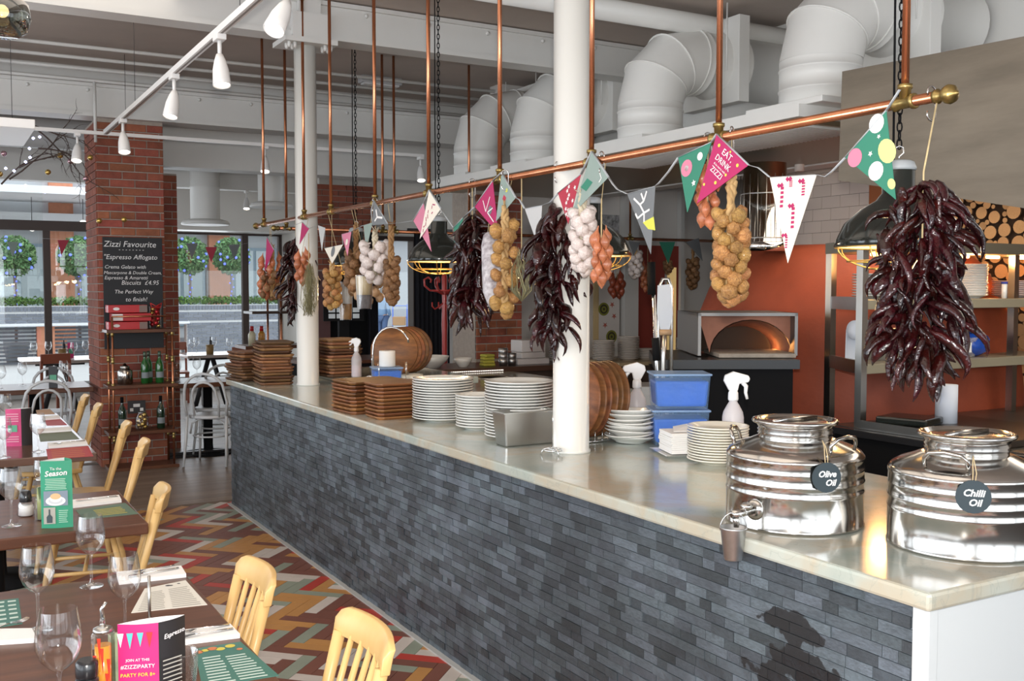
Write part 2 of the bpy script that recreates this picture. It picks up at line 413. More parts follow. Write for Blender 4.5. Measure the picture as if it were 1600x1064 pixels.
# subway tiles on the right kitchen wall and the log end niche
tilem=mat('wall_tile',(.72,.60,.52),.22,coat=.4,var=.05)
tm=G(); tm.box(0,0,0,.012,.196,.096); tm=tm.mesh('tile',tilem)
tg=G(); tg.box(6.585,5.72,1.6,6.6,6.78,3.0); obj('tile_grout',tg,mat('tile_grout',(.35,.27,.22),.9),wr)
TMS={}
for r in range(13):
    z=1.65+r*.1; y=5.72-(.1 if r%2 else 0)
    while y<6.78:
        a=max(y,5.72); b=min(y+.196,6.78)
        if b-a>.03:
            k=round(b-a,3)
            if k not in TMS: TMS[k]=G().box(0,0,0,.012,b-a,.096).mesh('tile',tilem)
            new('tile',TMS[k],wr,(6.573,a,z))
        y+=.2
tg=G(); tg.box(6.57,5.0,.9,6.6,5.715,3.0); obj('painted_return',tg,mat('orange_paint',(.42,.13,.04),.6),wr)
logm=mat('log_end',(.62,.36,.16),.75,noise=10,col2=(.50,.26,.10),var=.18)
bark=mat('bark',(.10,.05,.025),.9)
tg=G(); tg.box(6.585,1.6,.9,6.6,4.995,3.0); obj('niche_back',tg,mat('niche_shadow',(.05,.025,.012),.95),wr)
lms=[]
for q in range(4):
    g=G(); n=14; rr=[1+R.uniform(-.06,.06) for _ in range(n)]
    g.lathe([(.97,0),(1,-.02),(1,-.35)],n,axis=(-1,0,0),m=1,sm=False,cap=False)
    v=[(0,0,0)]+[(0,.97*math.sin(2*PI*k/n),.97*math.cos(2*PI*k/n)) for k in range(n)]
    g=G(); g.lathe([(1,0),(1,.3)],n,axis=(1,0,0),m=1,sm=False,cap=False)
    g.add([(-.0,0,0)]+[(0.0,math.cos(2*PI*k/n),math.sin(2*PI*k/n)) for k in range(n)],[(0,1+(k+1)%n,1+k) for k in range(n)],0)
    g.add([(-.02,0,0)]+[(-.02,.30*math.cos(2*PI*k/n),.3*math.sin(2*PI*k/n)) for k in range(n)],[(0,1+(k+1)%n,1+k) for k in range(n)],0)
    lms.append(g.mesh('log_end',[logm,bark]))
pts=[]; tries=0
while tries<26000 and len(pts)<280:
    tries+=1
    y=R.uniform(3.9,4.95); z=R.uniform(1.0,2.45); r=R.uniform(.042,.056) if tries<9000 else R.uniform(.028,.042) if tries<18000 else R.uniform(.014,.028)
    if all((y-a)**2+(z-b)**2>(r+c)**2*.94 for a,b,c in pts): pts.append((y,z,r))
for y,z,r in pts:
    if 2.2<y: new('log_end',lms[0],wr,(6.54+R.uniform(-.012,.02),y,z),sc=(r,r,r))
# cooker hood canopy with steel side panel
g=G(); g.box(4.2,4.15,2.63,5.75,8.9,2.70)
hood=thing('extraction_hood','long white extraction canopy under the ducts above the kitchen','hood',(0,0,0))
obj('canopy',g,duct_w,hood)
struct('wall_plenum',G().box(5.8,1.0,2.6,6.0,8.9,3.72),duct_w)
g=G(); g.box(4.24,4.17,2.60,5.72,8.88,2.629); 
obj('canopy_underside',g,mat('hood_underside',(.30,.24,.16),.35,metal=.6),hood)
g=G()
for k in range(60): g.box(4.3,4.2+k*.035,2.585,4.75,4.212+k*.035,2.605)
obj('grille',g,duct_w,hood,kind='stuff')
px=4.25
a,b,c,d=at(1318,112,x=px),at(1660,46,x=px),at(1660,334,x=px),at(1312,282,x=px)
side=mat('brushed_hood_steel',(.33,.28,.22),.42,metal=.85,noise=1.5,namt=.3,stretch=(1,1,6))
g=G(); g.sheet([a,b,c,d],.02); obj('side_panel',g,side,hood)
g=G()
g.sheet([at(1312,282,x=px),at(1318,112,x=px),at(1318,112,x=px)+Vector((.9,0,0)),at(1312,282,x=px)+Vector((.9,0,0))],.015); obj('rear_panel',g,side,hood)
# ducts
def duct(i,y):
    labels=['huge white duct elbow nearest the steel hood panel','white duct elbow, second from the steel hood panel','white duct elbow right behind the thick white column','white duct elbow farthest along the hood']
    t=thing('ventilation_duct',labels[i],'duct',(4.55,y,2.70),group='white elbow ducts on the hood')
    r=.235
    g=G(); g.lathe([(r,0),(r,.12),(r+.006,.122),(r+.006,.13),(r,.132),(r,.24),(r+.005,.242),(r+.005,.25),(r,.252),(r,.30)],32,cap=False); obj('riser',g,duct_w,t)
    g=G(); g.prism([(-.3,-.3),(.3,-.3),(.3,.3),(-.3,.3)],0,.035); obj('base_plate',g,duct_w,t,bevel=.004)
    # segmented elbow turning to +x
    rc=.36; segs=4
    def ring(a,rr):
        c=Vector((rc-rc*math.cos(a),0,.30+rc*math.sin(a)*.95)); d=Vector((math.sin(a),0,math.cos(a)))
        nx=Vector((math.cos(a),0,-math.sin(a))); ny=Vector((0,1,0))
        return [c+(nx*math.cos(2*PI*k/32)+ny*math.sin(2*PI*k/32))*rr for k in range(32)]
    A=[0,PI/6,PI/3,PI/2]
    for s_ in range(3):
        g=G(); v=ring(A[s_],r+.002)+ring(A[s_+1],r+.002); g.add(v,[(k,(k+1)%32,32+(k+1)%32,32+k) for k in range(32)],0,True)
        c0=ring(A[s_+1],r+.006); 
        g.tube(c0,.007,6,closed=True)
        obj('elbow_segment',g,duct_w,t)
    zc=.30+rc*.95
    g=G(); g.lathe([(r,0),(r,.05),(r+.006,.052),(r+.006,.062),(r,.064),(r,.13),(r+.02,.18),(r+.02,.3)],32,(rc,0,zc),axis=(1,0,0),cap=False); obj('collar',g,duct_w,t)
    g=G(); g.box(rc+.20,-.31,zc-.31,rc+.30,.31,zc+.31); obj('damper_box',g,duct_w,t,bevel=.004)
    g=G(); g.lathe([(r,0),(r,.1),(r+.007,.102),(r+.007,.112),(r,.114),(r,.55)],32,(rc+.3,0,zc),axis=(1,0,0),cap=False); obj('run',g,duct_w,t)
    g=G(); 
    for dx in(-.29,.29): g.tube([(rc+.1,dx,zc-.1),(rc+.1,dx,1.02)],.006,6)
    obj('hanger_rod',g,duct_w,t)
for i,y in enumerate((4.33,5.95,7.52,8.6)): duct(i,y)
# plain round vents at the far end
for k,(u,v,dd,r,hh,lb) in enumerate([(321,349,13.2,.30,.9,'round white ceiling vent with wide rim right of the brick pillar'),(424,322,12.6,.26,.95,'tall round white duct drop beside the near thin column')]):
    p=at(u,v,d=dd); t=thing('round_vent',lb,'vent',p)
    obj('vent_ring',G().lathe([(r*1.0,-.02),(r*1.02,.0),(r*.95,.03),(r*.7,.05)],28),duct_w,t)
    obj('vent_duct',G().lathe([(r*.62,.05),(r*.62,hh*.5),(r*.64,hh*.5+.01),(r*.62,hh*.5+.02),(r*.62,hh)],28,cap=False),duct_w,t)
# structural columns
for k,(x,y,zt) in enumerate([(2.36,7.10,3.40),(2.372,3.64,3.72)]):
    g=G(); r=.078
    g.lathe([(r+.006,.98),(r+.006,.99),(r,.995),(r,zt)],36,(x,y,0)); c=struct('column_%d'%(k+1),g,col_w)
    if k==0:
        g=G(); g.box(x-.19,y-.16,3.39,x+.19,y+.14,3.425); g.box(x-.13,y-.14,3.425,x+.13,y-.05,3.60); g.box(x-.08,y-.12,3.6,x+.08,y-.08,3.72)
        for q in (-.15,-.11,.11,.15):
            for w in (-.12,-.06): g.lathe([(.014,0),(.014,.025),(.008,.04)],6,(x+q,y+w,3.39),axis=(0,0,-1))
        obj('cap_plate',g,beamm,c)
# outdoors
g=G(); g.box(-30,17.3,-.3,60,70,-.12); g.box(5.3,13.1,-.3,60,17.3,-.12); struct('pavement',g,mat('pavement',(.62,.61,.60),.8,noise=.6,namt=.1))
wg=struct('wall_terrace',G().box(-12,26.05,.78,9.3,26.4,1.26),mat('pale_mortar',(.72,.72,.72),.9))
g=G(); g.box(5.55,26.05,-.12,9.3,26.4,.78); obj('lower_wall',g,mat('pale_mortar2',(.72,.72,.72),.9),wg)
greyb=mat('grey_brick',(.19,.205,.245),.7,var=.14,island=True)
gb=G()
def crs(x0,x1,z0,z1,bw=.215,bh=.062,s=0):
    z=z0; rw=s
    while z+bh<=z1:
        x=x0-(.112 if rw%2 else 0)
        while x<x1:
            a=max(x,x0); b=min(x+bw,x1)
            if b-a>.03: gb.box(a,26.03,z,b,26.07,z+bh)
            x+=bw+.013
        z+=bh+.013; rw+=1
crs(-9,9.3,.87,1.12); crs(5.56,9.3,.0,.86,s=1)
x=-9
while x<9.2: gb.box(x,26.025,1.135,x+.062,26.07,1.245); x+=.075
obj('grey_bricks',gb,greyb,wg,kind='stuff')
g=G(); g.box(-9,25.95,.80,5.6,26.45,.855); obj('ledge',g,mat('pale_ledge',(.85,.86,.9),.6),wg)
ob=mat('orange_brick',(.62,.26,.15),.8,noise=6,namt=.2)
for k,x in enumerate((-1.4,.35,2.15,3.9,5.0)): obj('brick_pier',G().box(x,26.1,-.12,x+.38,26.4,.8),ob,wg)
g=G()
for k in range(10): g.box(-3,26.25,-.1+k*.09,5.4,26.3,-.05+k*.09)
obj('louvres',g,mat('louvre',(.10,.11,.13),.5),wg,kind='stuff')

t=hpipe('spiral_duct','large grey horizontal round duct across the far ceiling behind the pillar',[(-4.4,12.2,3.36),(6.9,12.2,3.36)],.17,mat('grey_duct',(.50,.50,.50),.5),n=28)

for (u,v,y,lb) in ((594,137,9.3,'grey emergency light box on the far ceiling between copper rods'),(703,6,6.0,'grey light box on the near ceiling beside the fat pipe')):
    p=at(u,v,y=y); t=thing('ceiling_light_box',lb,'light box',(p.x,y,3.72)); obj('casing',G().box(-.21,-.06,-.07,.21,.06,0),mat('box_grey',(.42,.42,.43),.4),t,bevel=.01); obj('diffuser',G().box(-.18,-.05,-.085,.18,.05,-.07),mat('box_diff',(.6,.6,.6),.3),t)
p=at(149,200,y=10.0); hpipe('drop_conduit','slim vertical conduit dropping beside the brick pillar',[(p.x,10.0,3.56),(p.x,10.0,at(149,222,y=10.0).z)],.014,beamm,n=8)
# ---- outdoors things ----
hedgem=mat('hedge_leaves',(.10,.20,.04),.8,var=.4,hue=.02,island=True)
def leaves(n,f,sz=.03):
    g=G()
    for _ in range(n):
        p=f(); a=Vector((R.uniform(-1,1),R.uniform(-1,1),R.uniform(-1,1))).normalized()*sz*R.uniform(.6,1.4); b=Vector((R.uniform(-1,1),R.uniform(-1,1),R.uniform(-1,1))).normalized()*sz*.6
        g.add([p-a,p+b,p+a,p-b],[(0,1,2,3)])
    return g
g=leaves(9000,lambda:Vector((R.uniform(-8,9.2),R.uniform(26.1,26.35),R.triangular(1.265,1.48,1.36))),.045)
tag(obj('hedge',g,hedgem),'low clipped green hedge along the top of the grey brick wall outside','hedge',kind='stuff')
blue=mat('blue_light',(.15,.2,1),.3,emis=1.2)
for k,(u,lb) in enumerate([(22,'topiary ball tree outside the window, leftmost of four'),(122,'topiary ball tree just left of the brick pillar'),(296,'topiary ball tree just right of the brick pillar'),(361,'topiary ball tree beside the dark post right of the pillar')]):
    p=at(u,400,y=27.3); t=thing('topiary_tree',lb,'tree',(p.x,p.y,-.12),group='topiary trees on the terrace')
    cz=p.z+.12; r=.47
    def sp():
        d=Vector((R.gauss(0,1),R.gauss(0,1),R.gauss(0,1))).normalized()*r*R.uniform(.75,1.05); return Vector((0,0,cz))+d
    obj('crown',leaves(2600,sp,.06),mat('topiary_leaves',(.16,.30,.12),.8,var=.45,hue=.03,island=True),t,kind='stuff')
    g=G(); g.tube([(0,0,.4),(.01,0,1.2),(0,0,cz)],.035,8); obj('stem',g,mat('stem',(.3,.22,.2),.8),t)
    g=G(); g.lathe([(.22,0),(.3,.5),(.27,.5)],16); obj('planter',g,mat('planter',(.3,.3,.32),.6),t)
    bm=G().sph((0,0,0),.036,8,5).mesh('bauble',blue)
    for q in range(12):
        d=Vector((R.gauss(0,1),-abs(R.gauss(0,1)),R.gauss(0,1))).normalized()*r*1.03; new('bauble',bm,t,Vector((0,0,cz))+d)
    for q in range(9): new('bauble',bm,t,(.05*math.sin(q*2.4),-.05,cz-.5-q*.11),sc=(.6,.6,.6))
# glass balustrade
t=thing('glass_balustrade','clear glass balustrade standing above the hedge outside','balustrade',(0,26.7,-.12))
for k in range(9): obj('glass_panel',G().box(-7+k*2.2,0,1.2,-4.85+k*2.2,.015,2.25),winm,t)
# building across the street
bt=thing('street_building','pale orange brick building with blue-grey windows across the street','building',(0,33,-.12))
obj('facade',G().box(-14,0,0,16,.5,9),mat('facade_grey',(.50,.52,.54),.8),bt)
for k in range(11):
    x=-13+k*2.3
    obj('brick_pier',G().box(x,-.25,0,x+.65,0,9),ob,bt)
    f=obj('window',G().box(x+.75,-.12,.6,x+2.2,-.02,3.1),mat('blue_frame',(.22,.30,.36),.5),bt)
    obj('pane',G().box(x+.85,-.15,.7,x+1.42,-.11,3.0),mat('far_pane',(.45,.52,.55),.1),f)
    obj('pane',G().box(x+1.52,-.15,.7,x+2.1,-.11,3.0),mat('far_pane',(.45,.52,.55),.1),f)
obj('fascia',G().box(-14,-.9,3.5,16,0,3.95),mat('fascia',(.55,.56,.57),.7),bt)
obj('canopy',G().box(-14,-3.4,4.3,16,-.2,4.5),mat('canopy_white',(.9,.9,.92),.6),bt)
# van, hand truck, person seen through the doorway
vw=mat('van_white',(.85,.86,.88),.3,coat=.5)
p=at(640,540,z=-.12); 
t=thing('delivery_van','white delivery van parked in the street beyond the doorway','van',(p.x+1.6,p.y-1.5,-.12),VROT)
g=G(); g.add([(x,y,z) for x in (-1.0,1.0) for (y,z) in ((-2.6,.35),(-2.65,1.2),(-2.0,1.35),(-1.4,2.15),(2.4,2.25),(2.4,.35))],[(0,1,2,3,4,5),(11,10,9,8,7,6)]+[(i,(i+1)%6+0,(i+1)%6+6,i+6) for i in range(6)]); g.mark=0
g.f[2:]=[(i,i+6,(i+1)%6+6,(i+1)%6) for i in range(6)]
obj('body',g,vw,t,bevel=.06)
g=G(); g.sheet([(-.85,-2.02,1.40),(.85,-2.02,1.40),(.8,-1.47,2.08),(-.8,-1.47,2.08)],.03); obj('windscreen',g,mat('van_glass',(.05,.08,.09),.1),t)
g=G(); g.sheet([(-1.01,-1.9,1.4),(-1.01,-1.3,2.0),(-1.01,-.5,2.0),(-1.01,-.5,1.4)],.02); obj('side_window',g,mat('van_glass',(.05,.08,.09),.1),t)
wm=G().lathe([(.33,-.1),(.35,-.08),(.35,.08),(.33,.1)],20,axis=(1,0,0)).mesh('wheel',mat('tyre',(.02,.02,.02),.8))
for sx in(-.92,.92):
    for sy in (-1.8,1.6): new('wheel',wm,t,(sx,sy,.35))
p=at(625,541,z=-.12); bt_=mat('truck_blue',(.10,.22,.80),.4)
t=thing('hand_truck','blue hand truck loaded with drinks crates beyond the doorway','hand truck',p,VROT)
g=G()
for x in (-.22,.22): g.tube([(x,0,.1),(x,.05,1.3)],.02,6)
obj('frame',g,bt_,t); 
for z in (.3,.6,.9,1.25): obj('crossbar',G().tube([(-.22,.01+z*.03,z),(.22,.01+z*.03,z)],.018,6),bt_,t)
obj('toe_plate',G().box(-.22,-.3,.06,.22,0,.09),bt_,t)
wm=G().lathe([(.11,-.03),(.14,-.02),(.14,.02),(.11,.03)],16,axis=(1,0,0)).mesh('wheel',mat('tyre',(.02,.02,.02),.8))
for x in(-.3,.3): new('wheel',wm,t,(x,.08,.14))
for q,(z,c) in enumerate([(.1,(.45,.25,.1)),(.38,(.75,.78,.8)),(.66,(.5,.3,.15))]):
    tag(obj('drinks_crate',G().box(-.19,-.32,0,.19,-.02,.26),mat('crate_%d'%q,c,.6),None,Vector((p.x,p.y,p.z+z)),(0,0,VROT),bevel=.01),'%s drinks crate on the blue hand truck'%('lowest brown','middle white','upper brown')[q],'crate','crates on the hand truck')
# person
def person(p,rz):
    t=thing('person','person in light blue jacket and jeans standing outside beyond the doorway','person',p,rz)
    def skin(name,V,E,rad,m,sub=2):
        me=bpy.data.meshes.new(name); me.from_pydata(V,E,[]); me.materials.append(m); o=new(name,me,t)
        md=o.modifiers.new('skin','SKIN')
        for i,r in enumerate(rad): me.skin_vertices[0].data[i].radius=(r,r*.85)
        me.skin_vertices[0].data[0].use_root=True
        sb=o.modifiers.new('sub','SUBSURF'); sb.levels=sb.render_levels=sub; return o
    sk=mat('skin',(.55,.33,.24),.6)
    V=[(0,0,.95),(0,0,1.15),(0,.01,1.40),(0,0,1.50),(0,-.02,1.58),(.10,0,.9),(.11,-.02,.5),(.11,.02,.09),(.11,-.14,.05),(-.10,0,.9),(-.12,.06,.5),(-.12,.12,.09),(-.12,-.03,.05),
       (.19,0,1.40),(.25,.03,1.13),(.22,-.10,.92),(-.19,0,1.40),(-.25,.03,1.13),(-.22,-.10,.92),(0,-.02,1.70)]
    E=[(0,1),(1,2),(2,3),(3,4),(4,19),(0,5),(5,6),(6,7),(7,8),(0,9),(9,10),(10,11),(11,12),(2,13),(13,14),(14,15),(2,16),(16,17),(17,18)]
    skin('body',V,E,[.14,.13,.15,.06,.09,.09,.06,.045,.04,.09,.06,.045,.04,.06,.045,.03,.06,.045,.03,.08],sk)
    V=[(0,0,.88),(0,0,1.12),(0,.01,1.40),(0,0,1.5),(.2,0,1.41),(.26,.03,1.13),(.225,-.10,.93),(-.2,0,1.41),(-.26,.03,1.13),(-.225,-.10,.93)]
    skin('jacket',V,[(0,1),(1,2),(2,3),(2,4),(4,5),(5,6),(2,7),(7,8),(8,9)],[.19,.17,.18,.08,.085,.07,.055,.085,.07,.055],mat('jacket_blue',(.22,.36,.55),.8))
    V=[(0,0,.93),(.10,0,.86),(.11,-.02,.5),(.11,.02,.12),(-.10,0,.86),(-.12,.06,.5),(-.12,.12,.12)]
    skin('jeans',V,[(0,1),(1,2),(2,3),(0,4),(4,5),(5,6)],[.16,.12,.085,.07,.12,.085,.07],mat('jeans',(.10,.16,.30),.85))
    obj('hair',G().sph((0,.0,1.70),.1,12,8,(1,1.1,1.1)),mat('hair',(.06,.04,.03),.9),t)
person(at(598,540,z=-.12),VROT+2.6)
# ================= COUNTER =================
CH=.98
cnt=thing('bar_counter','long service counter clad in split grey slate with a marble top','counter',(2.0,1.55,0))
obj('core',G().box(.006,.02,0,1.05,6.33,.935),mat('core_edge_light',(.33,.37,.41),.9),cnt)  # lighter colour stands for window light caught on the tile edges
obj('end_panel',G().box(0.0,-.012,0,1.07,.018,.935),mat('end_panel_white',(.60,.63,.64),.3,coat=.3),cnt,bevel=.003)
obj('corner_strip',G().box(-.012,-.016,0,.022,.03,.935),mat('end_panel_white',(.60,.63,.64),.3,coat=.3),cnt,bevel=.003)
# marble
m=mat('marble',(.68,.70,.62),.14,coat=.3); t_=m.node_tree; N=t_.nodes; L=t_.links; b=N['Principled BSDF']
tc=N.new('ShaderNodeTexCoord'); mp=N.new('ShaderNodeMapping'); mp.inputs['Scale'].default_value=(1,1,1); mp.inputs['Rotation'].default_value=(0,0,.6); L.new(tc.outputs['Object'],mp.inputs[0])
n1=N.new('ShaderNodeTexNoise'); n1.inputs['Scale'].default_value=2.2; n1.inputs['Detail'].default_value=7; n1.inputs['Distortion'].default_value=.5; L.new(mp.outputs[0],n1.inputs['Vector'])
r1=N.new('ShaderNodeValToRGB'); L.new(n1.outputs[0],r1.inputs[0]); cr=r1.color_ramp
cr.elements[0].position=.33; cr.elements[0].color=(.33,.39,.36,1); cr.elements[1].position=.62; cr.elements[1].color=(.47,.50,.45,1)
e=cr.elements.new(.46); e.color=(.43,.46,.41,1); e=cr.elements.new(.52); e.color=(.46,.42,.33,1)
n2=N.new('ShaderNodeTexNoise'); n2.inputs['Scale'].default_value=4; n2.inputs['Detail'].default_value=9; n2.inputs['Distortion'].default_value=2.5; L.new(mp.outputs[0],n2.inputs['Vector'])
r2=N.new('ShaderNodeValToRGB'); L.new(n2.outputs[0],r2.inputs[0]); c2=r2.color_ramp
c2.elements[0].position=.485; c2.elements[0].color=(0,0,0,1); c2.elements[1].position=.515; c2.elements[1].color=(0,0,0,1); e=c2.elements.new(.5); e.color=(.3,.3,.3,1)
mx=N.new('ShaderNodeMix'); mx.data_type='RGBA'; L.new(r2.outputs[0],mx.inputs['Factor']); L.new(r1.outputs[0],mx.inputs[6]); mx.inputs[7].default_value=(.25,.30,.28,1); L.new(mx.outputs[2],b.inputs['Base Color'])
marble=m
obj('worktop',G().box(-.03,-.03,.935,1.08,6.36,CH),marble,cnt,bevel=.009)

obj('floor_trim',G().box(-.03,0,0,.0,6.36,.008),mat('grey_trim',(.45,.45,.44),.5),cnt)
tag(obj('raised_ledge',G().box(0,0,0,.88,1.2,.05),marble,None,(2.62,6.62-.0,CH),bevel=.006),'low raised marble ledge at the far end of the counter','ledge')
# slate cladding
m=mat('slate',(.115,.143,.170),.42,var=.5,hue=.012,noise=6,namt=.5,bump=.5,bscale=35)
def stain(m):
    t_=m.node_tree; N=t_.nodes; L=t_.links; b=N['Principled BSDF']; src=b.inputs['Base Color'].links[0].from_socket
    ge=N.new('ShaderNodeNewGeometry'); fac=None
    nz=N.new('ShaderNodeTexNoise'); nz.inputs['Scale'].default_value=15; nz.inputs['Detail'].default_value=5; L.new(ge.outputs['Position'],nz.inputs['Vector'])
    for (y,z,ry,rz) in [(1.97,.77,.10,.045),(1.92,.66,.13,.055),(2.05,.60,.085,.055),(1.99,.54,.11,.05),(2.0,.44,.10,.09)]:
        s1=N.new('ShaderNodeVectorMath'); s1.operation='SUBTRACT'; s1.inputs[1].default_value=(2,y,z); L.new(ge.outputs['Position'],s1.inputs[0])
        s2=N.new('ShaderNodeVectorMath'); s2.operation='MULTIPLY'; s2.inputs[1].default_value=(0,1/ry,1/rz); L.new(s1.outputs[0],s2.inputs[0])
        ln=N.new('ShaderNodeVectorMath'); ln.operation='LENGTH'; L.new(s2.outputs[0],ln.inputs[0])
        ad=N.new('ShaderNodeMath'); ad.operation='MULTIPLY_ADD'; ad.inputs[1].default_value=2.6; L.new(nz.outputs[0],ad.inputs[0]); L.new(ln.outputs['Value'],ad.inputs[2])
        if fac is None: fac=ad.outputs[0]
        else:
            mn=N.new('ShaderNodeMath'); mn.operation='MINIMUM'; L.new(fac,mn.inputs[0]); L.new(ad.outputs[0],mn.inputs[1]); fac=mn.outputs[0]
    mr=N.new('ShaderNodeMapRange'); mr.inputs[1].default_value=2.22; mr.inputs[2].default_value=2.3; mr.inputs[3].default_value=.9; mr.inputs[4].default_value=0; L.new(fac,mr.inputs[0])
    mx=N.new('ShaderNodeMix'); mx.data_type='RGBA'; L.new(mr.outputs[0],mx.inputs['Factor']); L.new(src,mx.inputs[6]); mx.inputs[7].default_value=(.012,.012,.014,1)
    # mottling: darker patches, green-brown bloom
    n3=N.new('ShaderNodeTexNoise'); n3.inputs['Scale'].default_value=2.2; n3.inputs['Detail'].default_value=7; n3.inputs['Roughness'].default_value=.7; L.new(ge.outputs['Position'],n3.inputs['Vector'])
    m3=N.new('ShaderNodeMapRange'); m3.inputs[1].default_value=.35; m3.inputs[2].default_value=.65; m3.inputs[3].default_value=.6; m3.inputs[4].default_value=1.2; L.new(n3.outputs[0],m3.inputs[0])
    h=N.new('ShaderNodeVectorMath'); h.operation='SCALE'; L.new(mx.outputs[2],h.inputs[0]); L.new(m3.outputs[0],h.inputs['Scale']); L.new(h.outputs[0],b.inputs['Base Color'])
stain(m); slate=m
m=mat('slate_field',(.115,.143,.170),.42,var=.5,hue=.012,noise=6,namt=.5,bump=.5,bscale=35,island=True); stain(m); slatef=m
sg=G(); sg.add([(0,0,0),(0,1,0),(0,1,1),(0,0,1),(-1,.0,.0),(-1,1,0),(-1,1,1),(-1,0,1)],[(4,7,6,5),(0,1,5,4),(1,2,6,5),(2,3,7,6),(3,0,4,7)]); sme=sg.mesh('slate_tile',slate)
Rs=random.Random(11); tiles=[]; ch=.0311
for r in range(30):
    z=.002+r*ch; y=-Rs.random()*.1
    while y<6.33:
        w=Rs.choice((.05,.07,.09,.10,.12,.15))*Rs.uniform(.9,1.1)
        a=max(y,.03); b_=min(y+w,6.335)
        if b_-a>.015:
            dep=Rs.uniform(.0015,.0035) if Rs.random()<.85 else Rs.uniform(.004,.007)
            tiles.append((a,z,b_-a-.0022,ch-.0022,dep))
        y+=w
# frame shows only what lies above this line of sight near the corner
def seen(t):
    y=t[0]+1.55; z=t[1]; vv=Vector((2,y,z-H)); d=vv.dot(FW); return d>0 and 532-vv.dot(UP)/d*FPX<1064
tiles.sort(key=lambda t:(0 if seen(t) else 1,t[0]))
fg=G()
for i,(y,z,w,h,dep) in enumerate(tiles):
    if i<298: new('slate_tile',sme,cnt,(.0061,y,z),sc=(.0061+dep,w,h))
    else: fg.box(-dep,y,z,.006,y+w,z+h)
obj('slate_field',fg,slatef,cnt,kind='stuff')
# pale core behind the tiles paints the light on their edges; back counter along the far end
bc=thing('back_counter','low marble back counter with a strip of tiny lights along its edge','counter',(3.08,7.85,0))
obj('carcass',G().box(0,.05,0,3.2,.62,.93),mat('dark_carcass',(.06,.04,.03),.7),bc)
obj('worktop',G().box(-.02,0,.93,3.25,.66,.98),mat('dark_top',(.09,.05,.035),.3),bc,bevel=.004)
led=mat('led_light',(1,.95,.85),.4,emis=2.2)
lm=G().box(-.004,-.003,-.004,.004,0,.004).mesh('light_bead',led)
for k in range(46): new('light_bead',lm,bc,(.50+k*.018,-.002,.955))
pr=thing('prep_counter','lower marble prep counter behind the plate stacks','counter',(3.15,6.0,0))
obj('carcass',G().box(0.05,0.05,0,1.25,1.75,.90),mat('dark_carcass',(.06,.04,.03),.7),pr)
obj('worktop',G().box(0,0,.90,1.3,1.8,.945),marble,pr,bevel=.004)
obj('sink',G().lathe([(.17,.0),(.17,.008),(.14,.004),(.12,-.02)],24,(.85,1.3,.945),ry=.7),steel,pr)
# ================= THINGS ON THE COUNTER =================
def stackof(proto,x,y,z0,n,dz,lab,group,jit=.002,tilt=0,rotj=6.28):
    """proto placed as the lowest; copies above; lab is a format with {} for the place in the stack"""
    for i in range(n):
        o=proto if i==0 else dup(proto,(0,0,0))
        o.location=(x+R.uniform(-jit,jit),y+R.uniform(-jit,jit),z0+i*dz)
        o.rotation_euler=(R.uniform(-tilt,tilt),R.uniform(-tilt,tilt),R.uniform(0,rotj))
        tag(o,lab.format(nth(n-1-i)),None,group)
def platemesh(r,m,deep=.022,n=40):
    return G().lathe([(r*.50,0),(r*.56,0),(r*.58,.004),(r*.80,deep*.55),(r*.985,deep*.93),(r,deep),(r*.99,deep+.0035),(r*.95,deep*.93+.0035),(r*.78,deep*.6),(r*.6,.008),(1e-5,.007)],n,cap=False).mesh('plate',m)
def plates(x,y,n,r,dz,where,group,m=porc,z=CH,jit=.002,tilt=0,deep=.022):
    o=new('dinner_plate',platemesh(r,m,deep)); tag(o,'x','plate')
    stackof(o,x,y,z,n,dz,'white plate, {}, in '+where,group,jit,tilt)
plates(2.345,4.84,16,.163,.0135,'tall stack beside the wooden boards','wide plates beside the boards')
plates(2.36,4.46,12,.118,.0135,'short stack between two tall stacks','small plates between the tall stacks')
plates(2.375,4.09,19,.162,.0137,'tall stack behind the steel pan','wide plates behind the steel pan')
plates(2.74,3.72,9,.115,.0150,'leaning stack right of the thick column','leaning plates beside the column',jit=.007,tilt=.07,deep=.03,m=porc)
plates(2.72,3.10,13,.122,.0108,'deep stack touching the left oil can','cream plates left of the oil can',m=cream)
plates(2.75,2.62,11,.085,.0130,'small stack peeping out behind left oil can','small plates behind the oil can',m=cream)
# rectangular wooden boards
def boardmesh(w,d,t,m):
    g=G(); c=.03; P=[(c,0),(w-c,0),(w,c),(w,d-c),(w-c,d),(c,d),(0,d-c),(0,c)]; n=8; i=.012
    Q=[(min(max(x,i),w-i),min(max(y,i),d-i)) for x,y in P]
    v=[(x,y,0) for x,y in Q]+[(x,y,t*.65) for x,y in P]+[(x,y,t) for x,y in P]
    f=[tuple(reversed(range(8))),tuple(range(16,24))]+[(k*8+a,k*8+(a+1)%8,k*8+8+(a+1)%8,k*8+8+a) for k in (0,1) for a in range(8)]
    return g.add(v,f).mesh('serving_board',m)
def boards(x,y,n,w,d,dz,where,group,rz,m=acacia,jit=.004,z=CH):
    me=boardmesh(w,d,dz*.82,m)
    for i in range(n):
        o=new('serving_board',me,None,(x+R.uniform(-jit,jit),y+R.uniform(-jit,jit),z+i*dz),(0,0,rz+R.uniform(-.015,.015)))
        tag(o,'wooden serving board, %s, in %s'%(nth(n-1-i),where),'board',group)
boards(2.04,4.99,10,.38,.22,.0195,'board stack against the tall plates','boards against the plates',.02)
boards(1.995,5.27,9,.36,.30,.0205,'stack behind the nearer board stack','boards behind the nearer stack',.06)
boards(2.04,7.20,14,.24,.36,.0225,'rough stack touching the thin column','rough boards beside the thin column',-.1,oldwood,.012)
boards(1.99,7.56,10,.30,.28,.0225,'rough stack at far counter corner','rough boards at the far corner',.15,oldwood,.02)
